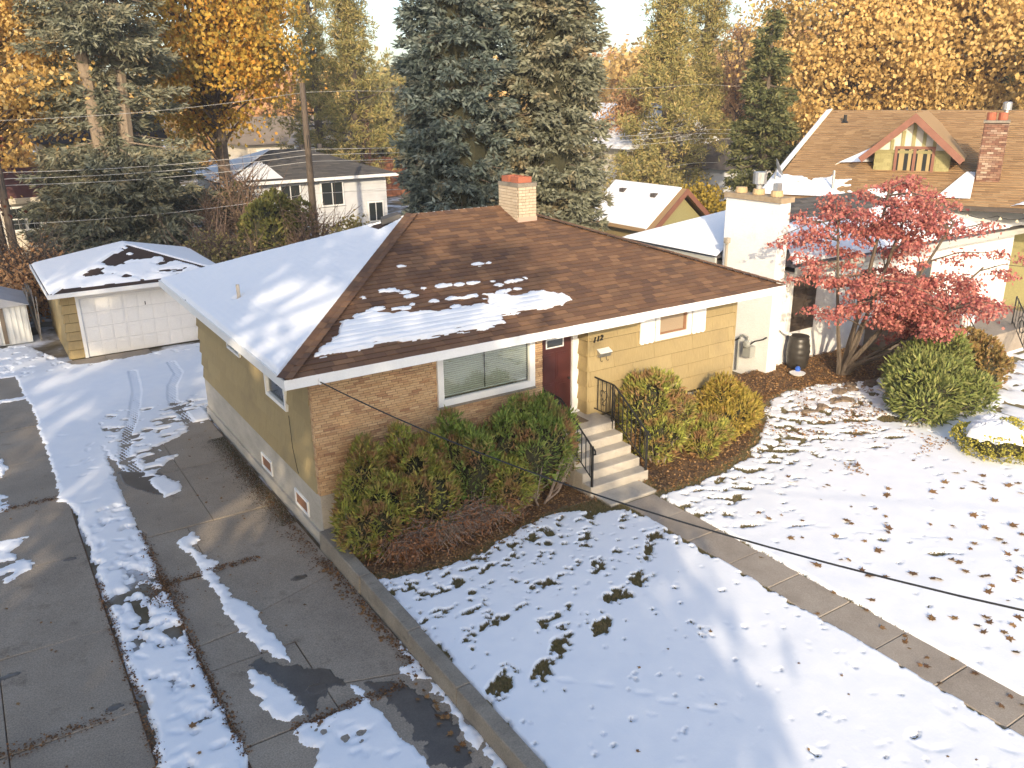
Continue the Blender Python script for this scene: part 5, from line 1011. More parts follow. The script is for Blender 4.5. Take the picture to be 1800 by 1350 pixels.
MB().tube([(14.95,1.55,3.15),(14.92,1.9,3.0),(14.9,2.12,2.85),(14.9,2.12,1.7),(14.95,2.1,1.45),(15.1,2.0,1.3),(15.3,1.9,1.2)], .045, 8).build('downspout', M['white'], wh)
m = MB(); m.tube([(13.99,3.9,3.38),(13.98,6,3.37),(13.99,8.3,3.39)], .02, 5); m.build('eave_wire', M['dark_metal'], wh)
m = MB(); m.tube([(14.0,3.45,2.3),(14.0,3.45,3.85)], .045, 8); m.tube([(14.0,3.45,3.82),(13.97,3.4,3.92),(13.88,3.36,3.88)], .05, 8); m.box(13.93,14.07,3.38,3.52,3.85,4.0); mast = m.build('service_mast', MAT('mast_steel', [(.36,.32,.26)], rough=.6), wh)
# gas meter, rain barrel, bucket
gm = thing('gas_meter', 'grey gas meter with pipes on the white chimney wall', 'meter', (14.15,2.4,.2)); M['meter_grey'] = MAT('meter_grey', [(.32,.33,.31)], rough=.55)
MB().box(14.02,14.24,2.28,2.56,.62,.95).build('meter_body', M['meter_grey'], gm); dl = MB().lathe((0,0,0), [(.12,0),(.12,.07),(.07,.1)], 12).build('dial', M['meter_grey'], gm); dl.rotation_euler = (0,-math.pi/2,0); dl.location = (14.03,2.42,1.02)
MB().tube([(14.15,2.85,.1),(14.15,2.85,1.1),(14.15,2.7,1.22),(14.15,2.5,1.18),(14.12,2.45,.9)], .03, 7).build('pipe', M['meter_grey'], gm); MB().tube([(14.15,2.4,1.0),(14.15,2.25,1.12),(14.2,2.0,1.22),(14.24,1.9,1.3)], .022, 6).build('pipe', M['dark_metal'], gm); MB().tube([(14.2,3.2,1.0),(14.15,3.0,.98),(14.13,2.8,1.1)], .025, 6).build('pipe', M['dark_metal'], gm)
rb = thing('rain_barrel', 'black ribbed rain barrel standing against the white house wall', 'barrel', (15.46,1.72,LZ-.1)); BB = MAT('barrel_plastic', [(.028,.025,.022),(.05,.045,.04)], 6, rough=.38, spec=.5)
pr = []
for k in range(23):
    z_ = k/22*.95; r_ = .27+.065*math.sin(z_/.95*math.pi); pr.append((r_+(.012 if k % 4 == 0 else 0), z_))
MB().lathe((15.46,1.72,LZ-.1+.12), pr, 24).build('drum', BB, rb, True); MB().lathe((15.46,1.72,LZ-.1+1.07), [(.29,0),(.29,.025),(.24,.04),(.1,.05)], 24).build('lid', BB, rb)
for k in range(3): w_ = k*2.1+.4; MB().box(15.46+.2*math.cos(w_)-.04,15.46+.2*math.cos(w_)+.04,1.72+.2*math.sin(w_)-.04,1.72+.2*math.sin(w_)+.04,LZ-.12,LZ+.03).build('foot', BB, rb)
MB().tube([(15.2,1.5,LZ+.2),(15.14,1.4,LZ+.18),(15.12,1.38,LZ+.08)], .018, 6).build('tap', M['dark_metal'], rb)
bk = thing('plastic_bowl', 'white and blue plastic bowl lying at the foot of the barrel', 'bowl', (14.85,1.2,LZ)); MB().lathe((14.8,1.15,LZ+.04), [(.1,0),(.2,.05),(.23,.09),(.2,.09)], 14).build('bowl', M['white'], bk); MB().lathe((14.95,1.27,LZ+.1), [(.07,0),(.08,.1),(.04,.16)], 10).build('blue_cap', MAT('blue_plastic', [(.04,.12,.5)], rough=.4), bk)
# rocks edging the bed
RK = MAT('field_rock', [(.15,.11,.075),(.26,.2,.15)], 6, bump=.6, bscale=20, rough=.9)
for i in range(26):
    x_ = 12.2+i*.24+rnd.uniform(-.1,.1); y_ = -.75-.35*math.sin(i*.35)+rnd.uniform(-.15,.15); s = rnd.uniform(.08,.2); m = MB(); k0 = 0
    for a in range(5):
        for b in range(8):
            th, ph = math.pi*a/4, 2*math.pi*b/8; q = s*rnd.uniform(.75,1.2); m.v.append((x_+q*1.3*math.sin(th)*math.cos(ph), y_+q*math.sin(th)*math.sin(ph), LZ+.03+q*.6*math.cos(th)))
    for a in range(4):
        for b in range(8): m.f.append((a*8+b, (a+1)*8+b, (a+1)*8+(b+1) % 8, a*8+(b+1) % 8)); m.m.append(0)
    setparent(m.build('rock', RK), bed2)
# entry of the white house: stoop, steps, railing, urn, stone pillar
en = thing('front_stoop', 'grey concrete stoop and steps of the white house behind the yew', 'steps', (21,-.8,0))
MB().box(19.3,24.5,-1.1,2.19,.0,.95).build('landing', M['concrete_old'], en)
for k in range(4): MB().box(18.0+.0*k,20.4,-1.1-.34*(k+1),-1.101-.34*k,.0,.95-.18*(k+1)).build('step', M['concrete_old'], en)
def scrollrail(x0, y0, x1, y1, z0, z1, label):
    t = thing('scroll_railing', label, 'railing', (x0,y0,z0)); n_ = 9; I = M['dark_metal']
    MB().tube([(x0,y0,z0+.9),(x1,y1,z1+.9)], .022, 6).build('top_rail', I, t); MB().tube([(x0,y0,z0+.12),(x1,y1,z1+.12)], .016, 5).build('bottom_rail', I, t)
    for k in range(n_+1): u = k/n_; a = (x0+(x1-x0)*u, y0+(y1-y0)*u, z0+(z1-z0)*u); MB().tube([(a[0],a[1],a[2]+(.0 if k in (0,n_) else .12)),(a[0],a[1],a[2]+.9)], .022 if k in (0,n_) else .011, 5).build('baluster', I, t)
    for c in (.3,.62): MB().tube([(x0+(x1-x0)*(c+.16*math.cos(w)*(1-w/16)), y0+(y1-y0)*(c+.16*math.cos(w)*(1-w/16)), z0+(z1-z0)*c+.5+.30*math.sin(w)*(1-w/16)) for w in np.linspace(0,9,26)], .016, 5).build('scroll', I, t)
scrollrail(18.1,-2.4,20.2,-.4,.25,.95,'black wrought railing with scrolls left of the white house steps'); scrollrail(20.5,-2.5,22.6,-.7,.25,.95,'black wrought railing right of the white house steps')
m = thing('urn', 'pale garden urn on the stoop under the red maple', 'urn', (20.3,-.5,.95)); MB().lathe((20.3,-.5,.95), [(.14,0),(.15,.04),(.06,.1),(.08,.2),(.2,.34),(.24,.55),(.22,.6),(.16,.6)], 14).build('bowl', M['white'], m)
st2 = thing('stone_pillar', 'short rubble stone pillar beside the scroll railing', 'pillar', (19.2,-1.5,0)); SM = MAT('rubble', [(.22,.17,.12),(.36,.29,.22)], 5, rough=.9, isl=[(.2,.16,.12),(.4,.33,.25),(.3,.22,.15)], islmix=.6)
for k in range(5):
    for j in range(2): MB().box(18.95+.26*j+rnd.uniform(-.02,.02),19.2+.26*j,-1.7+rnd.uniform(-.03,.03),-1.25,.2*k,.2*k+.19).build('stone', SM, st2)

# ---- tan shingled craftsman house, turned to its own street
CAZ = math.radians(62); cr = local('craftsman_house', 'craftsman house with tan shingle roof, gabled green dormer and rust red trim', 'house', (25.68,5.46,0), -CAZ)   # local x along the front, y to the back
YR_, ZR_, YE_, ZE_ = 6.0, 7.12, -2.6, 4.2
m = MB(); m.poly([(-4.75,YE_,ZE_),(8,YE_,ZE_),(8,YR_,ZR_),(-4.0,YR_,ZR_)]); m.poly([(-4.0,YR_,ZR_),(8,YR_,ZR_),(8,14,4.2),(-4.75,14,4.2)]); m.poly([(-4.75,YE_,ZE_),(-4.0,YR_,ZR_),(-4.75,14,4.2)]); rfo = m.build('roof', M['dark_roof'], cr)
rows(rfo, (-4.75,YE_,ZE_),(8,YE_,ZE_),(-4.0,YR_,ZR_),(8,YR_,ZR_), 44, .34, M['tan_shingle'], h=.025)
MB().box(-4.2,7.5,1.0,13.5,-.05,4.2).build('wall', M['green_shake'], cr); MB().box(-4.2,7.5,.9,.99,3.3,4.2).build('porch_beam_or_shade', MAT('painted_porch_shade', [(.07,.04,.032),(.10,.055,.042)], 3, rough=.8), cr); MB().box(-4.8,8,YE_-.05,YE_,ZE_-.16,ZE_+.0).build('fascia', M['shutter'], cr)  # porch shade under the eave put in as a dark-coloured band
zr_at = lambda y_: ZE_+(ZR_-ZE_)*(y_-YE_)/(YR_-YE_)
dmr = MB(); dmr.poly([(-1.3,0,4.6),(1.3,0,4.6),(1.3,0,5.75),(0,0,6.95),(-1.3,0,5.75)]); dmr.poly([(1.3,0,4.6),(1.3,4.5,4.6),(1.3,4.5,5.75),(1.3,0,5.75)]); dmr.poly([(-1.3,0,4.6),(-1.3,0,5.75),(-1.3,4.5,5.75),(-1.3,4.5,4.6)]); dw = dmr.build('dormer', M['green_shake'], cr)
for k in range(7):
    z_ = 4.95+k*.14; n_ = 10
    for j in range(n_):
        a = -1.28+j*.256+(.12 if k % 2 else 0)-.06; b = min(a+.25, 1.28); a = max(a, -1.28)
        if z_+.14 < 5.85 and not (b > -.62 and a < .70): MB().hexa([(a,-.03,z_),(b,-.03,z_),(b,0,z_),(a,0,z_),(a,-.012,z_+.14),(b,-.012,z_+.14),(b,0,z_+.14),(a,0,z_+.14)]).build('shake', M['green_shake'], dw)
for sg in (-1, 1):
    m = MB(); p = [(0,-.55,7.16),(sg*1.78,-.55,5.58),(sg*1.78,4.6,5.58),(0,4.6,7.16)]; m.slab(p, (0,0,-.07)); ro = m.build('dormer_roof', M['tan_shingle'], cr)
    MB().slab([(0,-.60,7.17),(sg*1.80,-.60,5.57),(sg*1.66,-.60,5.40),(0,-.60,6.86)], (0,.05,0)).build('bargeboard', M['red_trim'], cr)
MB().box(-1.3,1.3,-.05,-.005,5.72,5.82).build('belt_board', M['green_shake'], dw)
PAN = MAT('gable_panel', [(.6,.58,.52)], rough=.7); MB().slab([(-1.15,-.012,5.84),(1.15,-.012,5.84),(0,-.012,6.86)], (0,.01,0)).build('gable_panel', PAN, dw)
for x_ in (-.72,-.36,0,.36,.72): MB().box(x_-.06,x_+.06,-.05,-.013,5.84,5.84+(1.02)*(1-abs(x_)/1.15)).build('batten', M['green_shake'], dw)
wf_ = MB(); wf_.box(-.60,-.5,-.07,0,4.88,5.98); wf_.box(.68,.78,-.07,0,4.88,5.98); wf_.box(-.5,.68,-.07,0,5.88,5.98); wf_.box(-.5,.68,-.07,0,4.88,4.98); wf_.box(.04,.14,-.07,0,4.98,5.88); wfo = wf_.build('window', M['red_trim'], dw)
for a, b in ((-.5,.04),(.14,.68)): MB().box(a,b,-.022,-.016,4.98,5.88).build('pane', M['glass'], wfo); MB().box(a+.06,a+.24,-.032,-.024,5.0,5.86).build('curtain', M['siding'], wfo); MB().box(b-.16,b-.05,-.032,-.024,5.0,5.86).build('curtain', M['siding'], wfo)
cb = MB().box(2.25,2.98,-.7,.1,3.9,6.85).build('chimney', M['mortar'], cr); CBK = MAT('old_red_brick', [(0,0,0)], isl=[(.17,.085,.058),(.24,.125,.085),(.13,.065,.05),(.33,.22,.15),(.20,.10,.07),(.42,.33,.25)], rough=.9)
it = bricks(None, (2.25,-.7), (1,0), (0,-1), .73, 4.0, 6.82, .21, .075)+bricks(None, (2.98,-.7), (0,1), (1,0), .8, 4.0, 6.82, .21, .075)+bricks(None, (2.25,.1), (0,-1), (-1,0), .8, 4.0, 6.82, .21, .075)
cache_ = MB()
for o_, d_, n_, q_, h_ in it: cache_.hexa(piece(o_, d_, n_, q_, h_*1.5, h_*1.5))
o = cache_.build('brickwork', CBK, cb); o['kind'] = 'stuff'
MB().box(2.2,3.03,-.75,.15,6.85,6.93).build('crown', M['wall_conc'], cb)
for x_ in (2.42, 2.78): MB().lathe((x_,-.3,6.93), [(.15,0),(.15,.26),(.12,.26)], 12).build('clay_pot', M['clay'], cb)
MB().lathe((2.85,-.3,7.15), [(.08,0),(.08,.1),(.15,.12),(.15,.36),(.1,.4)], 12).build('cowl', M['galv'], cb)
MB().box(2.1,3.1,-.85,-.72,4.72,4.8).build('flashing', M['galv'], cb)
MB().lathe((-3.2,4.6,zr_at(4.6)), [(.16,0),(.1,.05),(.07,.08),(.07,.32),(.05,.32)], 10).build('roof_vent', M['dark_metal'], cr); MB().tube([(-2.4,-1.9,zr_at(-1.9)),(-2.4,-1.9,zr_at(-1.9)+.75)], .05, 8).build('vent_pipe', M['galv'], cr)
def L2W(p): c, s = math.cos(-CAZ), math.sin(-CAZ); return (25.68+p[0]*c-p[1]*s, 5.46+p[0]*s+p[1]*c, p[2])
snow_quad('roof_snow', L2W((-4.8,YE_+.05,ZE_+.04)), L2W((-1.2,YE_+.05,ZE_+.04)), L2W((-4.7,-.6,zr_at(-.6)+.04)), L2W((-1.2,-.6,zr_at(-.6)+.04)), 'snow left at the lower left corner of the tan shingle roof', lambda s, t: np.minimum(.7-t*.9+(fbm(s*5, t*5, 3)-.5)*.5, (1-s)*2.2-.9*fbm(s*7, t*7, 23)))
snow_quad('roof_snow', L2W((1.0,-2.3,zr_at(-2.3)+.04)), L2W((2.2,-2.3,zr_at(-2.3)+.04)), L2W((1.9,-.1,zr_at(-.1)+.04)), L2W((2.2,-.1,zr_at(-.1)+.04)), 'wedge of snow left of the red brick chimney on the tan roof', lambda s, t: np.minimum(s*3-.2, 1-t+.1*fbm(s*6, t*6, 4)))
snow_quad('roof_snow', L2W((3.2,YE_+.05,ZE_+.04)), L2W((7.9,YE_+.05,ZE_+.04)), L2W((4.2,-1.2,zr_at(-1.2)+.04)), L2W((7.9,-1.2,zr_at(-1.2)+.04)), 'snow at the eave of the tan roof by the right edge', lambda s, t: np.minimum(s*2-.1-.2*t, 1-t+.3*(fbm(s*8, t*3, 4)-.5)))
snow_quad('roof_snow', L2W((-2.8,.3,zr_at(.3)+.04)), L2W((-1.3,.5,zr_at(.5)+.04)), L2W((-1.6,1.9,zr_at(1.9)+.04)), L2W((-1.3,1.9,zr_at(1.9)+.04)), 'snow in the valley left of the green dormer', lambda s, t: np.minimum(s*2-.1, 1-t+.1*fbm(s*6, t*6, 14)))
m = MB(); m.slab([L2W((-4.75,YE_+.3,ZE_+.2)), L2W((-4.0,YR_,ZR_+.02)), L2W((-4.25,YR_,ZR_-.05)), L2W((-5.0,YE_+.3,ZE_+.1))], (0,0,.06)); tag(m.build('roof_snow', M['roof_snow']), 'thin snow rim along the left edge of the tan shingle roof', 'snow', kind='stuff')
# string of bulbs under the eave, dish
sl = thing('string_lights', 'string of round bulbs under the eave of the tan roofed house', 'lights', L2W((5,-2.75,3.9))); pts = [L2W((2.2+k*.1, -2.72, 3.92-.1*abs(math.sin(k*.35)))) for k in range(70)]; MB().tube(pts, .012, 4).build('wire', M['dark_metal'], sl)
for k in range(0, 70, 5): MB().lathe((pts[k][0], pts[k][1], pts[k][2]-.1), [(.02,.1),(.05,.05),(.05,.02),(.02,0)], 8).build('bulb', MAT('bulb_glass', [(.7,.6,.4)], rough=.2) if k == 0 else bpy.data.materials['bulb_glass'], sl)
dp = local('satellite_dish', 'grey satellite dish at the left corner of the tan roofed house', 'dish', L2W((-4.6,-1.4,4.6)), .2)
pr = MB(); pr.lathe((0,0,0), [(.02,0),(.2,.03),(.36,.1),(.37,.115),(.2,.045),(.01,.015)], 18); d = pr.build('reflector', MAT('dish_grey', [(.42,.42,.42)], rough=.5), dp); d.rotation_euler = (1.15,0,.6); d.location = (0,0,.55)
MB().tube([(0,.05,-.5),(0,.05,.3),(0,.02,.55)], .03, 6).build('mast', M['galv'], dp)
# low yellow wing of the craftsman at the right edge
yw_ = MB().box(27.7,40,3.2,6.2,-.05,3.15).build('yellow_wing', M['green_shake'], None); tag(yw_, 'yellow-green shake wall of a wing past the white house at the right edge', 'wall')

# ---- small garage with snowy gable roof
sg = thing('garden_garage', 'small olive garage with snow on its gable roof and rust red bargeboards', 'garage', (20.8,14.5,0))
MB().box(19.35,22.3,12.6,16.5,-.05,2.7).build('wall', M['siding'], sg)
m = MB(); m.poly([(19.35,12.6,2.7),(22.3,12.6,2.7),(20.82,12.6,3.95)]); m.build('gable_wall', M['green_shake'], sg)
for sgn, x_ in ((-1, 18.95), (1, 22.7)): MB().slab([(20.82,12.2,4.2),(x_,12.2,2.62),(x_,16.9,2.62),(20.82,16.9,4.2)], (0,0,-.1)).build('roof', M['tan_shingle'], sg); MB().slab([(20.82,12.14,4.22),(x_,12.14,2.64),(x_+sgn*-.1,12.14,2.46),(20.82,12.14,3.96)], (0,.05,0)).build('bargeboard', M['red_trim'], sg)
for k in range(11): MB().box(18.97,19.35,12.4+k*.42,12.47+k*.42,2.55,2.63).build('rafter_tail', M['brown_frame'], sg)
snow_quad('roof_snow', (18.98,12.55,2.66),(18.98,16.85,2.66),(20.8,12.5,4.21),(20.8,16.85,4.21), 'thick snow on the gable roof of the small olive garage', lambda s, t: np.minimum(np.minimum(s*5+.02-.08*fbm(t*9, t*0, 3), (1-s)*5), np.minimum(t*8, (1-t)*6+.02)))
for x_, y_, z_ in ((20.3,13.6,3.78),(20.35,15.7,3.82)): MB().box(x_-.12,x_+.12,y_-.14,y_+.14,z_,z_+.16).build('roof_vent', M['dark_roof'], sg)

# ---- grey hip-roofed house behind the alley
gh = thing('grey_house', 'pale grey house with dark hip roof behind the alley, snow on its left slope', 'house', (13.5,39,0))
MB().box(8.6,18.3,36.4,44,-.05,3.3).build('wall', M['pale'], gh); r = MB(); hip(r, 8.0, 18.9, 35.8, 44.6, 3.35, 4.85); gr_ = r.build('roof', M['dark_roof'], gh)
rows(gr_, (8.0,35.8,3.35),(18.9,35.8,3.35),(12.4,40.2,4.85),(14.5,40.2,4.85), 22, .45, M['grey_shingle'])
MB().box(7.95,18.95,35.74,35.8,3.2,3.38).build('gutter', M['white'], gh)
for k in range(14): MB().hexa([(8.6,36.33,.9+k*.17),(18.3,36.33,.9+k*.17),(18.3,36.4,.9+k*.17),(8.6,36.4,.9+k*.17),(8.6,36.385,1.07+k*.17),(18.3,36.385,1.07+k*.17),(18.3,36.4,1.07+k*.17),(8.6,36.4,1.07+k*.17)]).build('clapboard', M['pale'], gh)
for x0, x1, z0, z1 in ((14.0,15.3,1.7,3.0),(17.0,17.9,.5,1.6),(11.5,12.6,1.8,3.0)):
    w = MB(); w.box(x0-.1,x1+.1,36.22,36.32,z0-.1,z1+.1); f_ = w.build('window', M['white'], gh); MB().box(x0,(x0+x1)/2-.03,36.2,36.225,z0,z1).build('pane', M['glass'], f_); MB().box((x0+x1)/2+.03,x1,36.2,36.225,z0,z1).build('pane', M['glass'], f_)
snow_quad('roof_snow', (8.02,44.4,3.4),(8.02,35.9,3.4),(12.35,40.25,4.88),(12.35,40.15,4.88), 'snow on the left slope of the grey house roof'); snow_quad('roof_snow', (8.3,35.9,3.42),(11.6,35.9,3.42),(10.9,38.5,4.3),(11.2,38.5,4.3), 'snow remnant on the front slope of the grey house roof', lambda s, t: np.minimum(s*3, (1-t)+.5*(fbm(s*6, t*6, 4)-.6)))
for x_ in (14.2, 15.4): MB().box(x_,x_+.25,40.0,40.25,4.8,5.1).build('roof_vent', M['dark_roof'], gh)
# low green shed roof
gs = thing('green_shed', 'low shed with green roof partly under snow beside the thicket', 'shed', (8.2,27.5,0)); MB().box(6.4,10.0,26.9,29.4,-.05,1.3).build('wall', MAT('brown_boards', [(.17,.08,.06)], rough=.9), gs)
MB().hexa([(6.1,26.6,1.25),(10.3,26.6,1.25),(10.3,29.7,1.7),(6.1,29.7,1.7),(6.1,26.6,1.33),(10.3,26.6,1.33),(10.3,29.7,1.78),(6.1,29.7,1.78)]).build('roof', MAT('green_roof', [(.13,.19,.16)], rough=.7), gs)
snow_quad('roof_snow', (7.2,26.7,1.36),(10.2,26.7,1.36),(7.6,29.6,1.78),(10.2,29.6,1.78), 'snow patch on the low green shed roof', lambda s, t: (fbm(s*4, t*4, 3)-.45)*2)
# beige house farther off
bh = thing('beige_house', 'cream bungalow with tan roof and small porch gable, far behind the alley', 'house', (22,64,0)); MB().box(17.5,28,63,72,-.05,4.0).build('wall', M['cream'], bh)
r = MB(); gable(r, 16.8,29,62.3,72.5,4.0,6.2,'x'); r.build('roof', MAT('far_tan_roof', [(.22,.17,.13),(.29,.23,.17)], 2, rough=.95), bh)
r = MB(); gable(r, 21.0,25.6,60.6,67,3.9,5.3,'y'); r.build('porch_gable', M['cream'], bh)
for sgn, x_ in ((-1,20.8),(1,25.8)): MB().slab([(23.3,60.3,5.5),(x_,60.3,3.9),(x_,66,3.9),(23.3,66,5.5)], (0,0,.12)).build('porch_roof', MAT('porch_shingle%d' % sgn, [(.35,.3,.25)], rough=.9), bh)
MB().box(21.0,25.6,60.7,60.9,3.6,3.9).build('porch_beam_or_shade', M['white'], bh)
for x_ in (21.2,23.0,25.3): MB().box(x_-.15,x_+.15,60.6,60.9,0,3.7).build('porch_post', M['white'], bh)
for x0, x1 in ((18.4,20.2),(26.0,27.2)):
    f_ = MB().box(x0-.12,x1+.12,62.9,62.98,1.6,3.6).build('window', M['white'], bh); MB().box(x0,x1,62.86,62.9,1.75,3.4).build('pane', M['glass'], f_)
MB().box(27.0,28.4,61.4,62.6,0,6.6).build('chimney', MAT('far_brick', [(.16,.07,.05)], rough=.9), bh)
# houses at the left edge
lh = thing('left_house', 'beige house with dark porch roof behind the garage at the left edge', 'house', (1.5,37,0)); MB().box(-.6,5.5,35.5,42,-.05,3.0).build('wall', M['beige'], lh); MB().box(-.4,5.5,37.6,42,3.0,5.9).build('upper_wall', M['beige'], lh)
MB().hexa([(-.9,34.7,2.95),(5.6,34.7,2.95),(5.6,37.7,4.35),(-.9,37.7,4.35),(-.9,34.7,3.05),(5.6,34.7,3.05),(5.6,37.7,4.45),(-.9,37.7,4.45)]).build('porch_roof', M['dark_roof'], lh); MB().box(-.95,5.65,34.62,34.7,2.85,3.08).build('fascia', M['white'], lh)
r = MB(); gable(r, -.7,5.8,37.2,42.5,5.85,7.2,'x'); r.build('roof', M['dark_roof'], lh)
f_ = MB().box(.0,2.2,35.40,35.48,1.85,2.75).build('window', M['white'], lh); MB().box(.12,1.05,35.37,35.4,1.95,2.65).build('pane', M['glass'], f_); MB().box(1.15,2.08,35.37,35.4,1.95,2.65).build('pane', M['glass'], f_)
l2 = thing('bay_house', 'narrow cream bay with paned window and maroon roof at the far left', 'house', (-1.8,36,0)); MB().box(-2.9,-.95,35.8,38,-.05,3.3).build('wall', M['cream'], l2)
MB().hexa([(-3.1,35.4,3.3),(-.8,35.4,3.3),(-.8,38,4.6),(-3.1,38,4.6),(-3.1,35.4,3.4),(-.8,35.4,3.4),(-.8,38,4.7),(-3.1,38,4.7)]).build('roof', MAT('maroon_roof', [(.13,.06,.055)], rough=.9), l2); MB().box(-3.1,-.8,35.3,35.4,3.15,3.42).build('fascia', M['cream'], l2)
f_ = MB().box(-2.65,-1.2,35.7,35.78,1.7,3.0).build('window', M['white'], l2)
for i in range(2):
    for j in range(2):
        for k in range(2): MB().box(-2.52+.68*i+.28*j,-2.27+.68*i+.28*j,35.66,35.7,1.85+.55*k,2.33+.55*k).build('pane', M['glass'], f_)
# snow-roofed house right of the spruces, blue-grey one further right
sh = thing('snow_gabled_house', 'house with steep snowy gable roof behind the yellowing bushes', 'house', (37,34,0)); MB().box(33.5,41,31,40,-.05,4.4).build('wall', M['cream'], sh)
r = MB(); gable(r, 32.8,41.7,30.2,40.5,4.4,7.2,'y'); r.build('roof', MAT('snowed_roof', [(.7,.72,.76),(.8,.81,.84),(.3,.28,.26)], .8, rough=.8), sh)
MB().box(34.2,35.2,30.9,30.99,2.0,3.4).build('window', M['glass'], sh); MB().box(33.3,33.5,30.4,30.9,4.2,4.6).build('eave_bracket', M['white'], sh)
bh2 = thing('shadowed_house', 'grey house in shade between bushes and cedar', 'house', (41,27,0)); MB().box(37,46,25.5,32,-.05,3.2).build('wall', M['pale'], bh2); r = MB(); hip(r, 36.5,46.5,25,32.5,3.2,4.9); r.build('roof', M['dark_roof'], bh2)
wn = thing('white_carport', 'low white carport roof between spruce and white house', 'carport', (16.2,14,0)); MB().box(14.8,18.5,12.8,15.5,2.0,2.15).build('roof', M['roof_snow'], wn)
for x_, y_ in ((15,13),(18.2,13),(15,15.3),(18.2,15.3)): MB().box(x_-.06,x_+.06,y_-.06,y_+.06,-.05,2.0).build('post', M['brown_frame'], wn)

# ---- metal shed, leaning boards
ms = thing('metal_shed', 'small white ribbed metal shed at the left edge beside the garage', 'shed', (-4.6,20.5,0)); WS = MAT('shed_metal', [(.60,.62,.62),(.68,.69,.68)], 2, rough=.5)
MB().box(-6.0,-3.32,19.5,22,-.02,1.32).build('wall', WS, ms)
for k in range(17):
    MB().box(-5.95+k*.16,-5.93+k*.16,19.475,19.5,0,1.3).build('rib', WS, ms)
for a, b in ((-5.0,-4.28),(-4.18,-4.05)): MB().box(a,b,19.46,19.5,.03,1.28).build('door' if a < -4.9 else 'door_post', WS if a < -4.9 else MAT('brown_post', [(.2,.16,.12)], rough=.7), ms)
m = MB(); m.poly([(-6.1,19.4,1.32),(-5.2,19.4,1.66),(-4.66,19.4,1.78),(-4.1,19.4,1.66),(-3.22,19.4,1.32)]); m.poly([(-3.22,19.4,1.32),(-4.1,19.4,1.66),(-4.1,22.1,1.66),(-3.22,22.1,1.32)]); m.poly([(-4.1,19.4,1.66),(-4.66,19.4,1.78),(-4.66,22.1,1.78),(-4.1,22.1,1.66)]); m.poly([(-4.66,19.4,1.78),(-5.2,19.4,1.66),(-5.2,22.1,1.66),(-4.66,22.1,1.78)]); m.poly([(-5.2,19.4,1.66),(-6.1,19.4,1.32),(-6.1,22.1,1.32),(-5.2,22.1,1.66)]); m.build('roof', MAT('shed_roof', [(.36,.37,.40),(.46,.47,.49)], 2, rough=.5), ms)
GB = MAT('grey_board', [(.17,.16,.15),(.30,.28,.26)], 5, (4,4,.4), rough=.9)
fc = thing('board_fence', 'grey weathered leaning boards between metal shed and garage', 'fence', (-3.0,21,0))
for k in range(15):
    y_ = 19.4+k*.26; l_ = rnd.uniform(-.18,.12); MB().hexa([(-3.08,y_,0),(-3.05,y_,0),(-3.05,y_+.18,0),(-3.08,y_+.18,0),(-3.08+l_,y_,1.5),(-3.05+l_,y_,1.5),(-3.05+l_,y_+.18,1.55),(-3.08+l_,y_+.18,1.55)]).build('board', GB, fc)
rf = thing('cedar_fence', 'red-brown board fence far behind the utility pole', 'fence', (24,53,0)); RFM = MAT('cedar_board', [(.26,.10,.05),(.33,.14,.08)], 3, rough=.9)
for k in range(34): MB().box(18+k*.42,18.4+k*.42,52,52.08,-.05,3.1+.05*(k % 3)).build('board', RFM, rf)
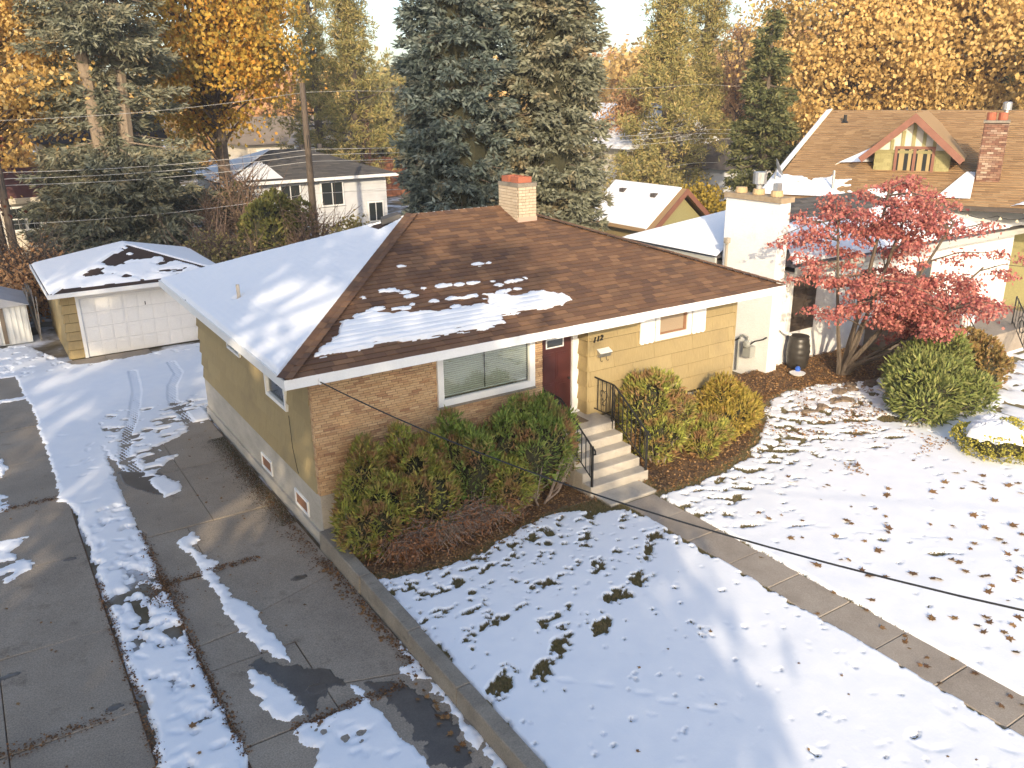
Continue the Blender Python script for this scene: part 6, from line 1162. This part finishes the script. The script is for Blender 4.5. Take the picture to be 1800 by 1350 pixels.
# ---- utility poles and wires
def pole(x, y, h, label, arm=True):
    t = thing('utility_pole', label, 'pole', (x,y,0)); MB().tube([(x,y,-.1),(x,y,h)], [.19,.13], 10).build('post', M['bark'], t); MB().box(x-.06,x+.06,y-.14,y-.08,h-2.9,h-2.3).build('bracket', M['dark_metal'], t); return t
pole(*away(578,42.6), 8.6, 'weathered wooden utility pole behind the thickets, left of the spruces'); tp = pole(*away(74,40), 7.6, 'grey utility pole with street lamp behind the garage at left')
px_, py_ = away(74,40); MB().tube([(px_,py_,6.2),(px_-.6,py_-.3,6.35),(px_-1.1,py_-.5,6.3)], .03, 6).build('lamp_arm', M['galv'], tp); MB().hexa([(px_-1.9,py_-.7,6.15),(px_-1.0,py_-.4,6.2),(px_-1.0,py_-.2,6.2),(px_-1.9,py_-.5,6.15),(px_-1.8,py_-.68,6.3),(px_-1.05,py_-.38,6.4),(px_-1.05,py_-.25,6.4),(px_-1.8,py_-.52,6.3)]).build('lamp_head', MAT('lamp_grey', [(.5,.55,.52)], rough=.4), tp)
A, B = away(74,40), away(578,42.6)
WIRE = MAT('aluminium_wire', [(.55,.53,.50)], rough=.5)
wl = ['upper overhead wire behind the house', 'second overhead wire behind the house', 'third overhead wire behind the house', 'lowest overhead wire behind the house', 'topmost thin overhead wire crossing the spruce trunks']
for k, (z0, z1) in enumerate(((5.35,5.65),(5.1,5.4),(4.85,5.1),(3.3,3.6),(7.3,8.2))):
    pts = []
    for i in range(61):
        u = -1.2+i/60*4.6; s = (u % 1.0); pts.append((A[0]+(B[0]-A[0])*u, A[1]+(B[1]-A[1])*u, z0+(z1-z0)*min(max(u,0),1.2)-.35*4*s*(1-s)*.6))
    tag(MB().tube(pts, .011 if k < 4 else .007, 4).build('overhead_wire', WIRE), wl[k], 'wire')
# ================================================================ THIN AUTUMN HAZE
hz = MB().box(-60,130,-45,150,-1.1,30.5).build('haze', None)
hz.data.materials.clear()
hm, ht = nodes('haze'); ho = nn(ht, 'OutputMaterial'); hv_ = nn(ht, 'VolumePrincipled'); hv_.inputs['Color'].default_value = (.92,.93,.95,1); hv_.inputs['Density'].default_value = .0010; hv_.inputs['Anisotropy'].default_value = .2
ht.links.new(hv_.outputs[0], ho.inputs['Volume']); hz.data.materials.append(hm); tag(hz, 'thin pale haze over the whole neighbourhood', 'haze', kind='stuff')
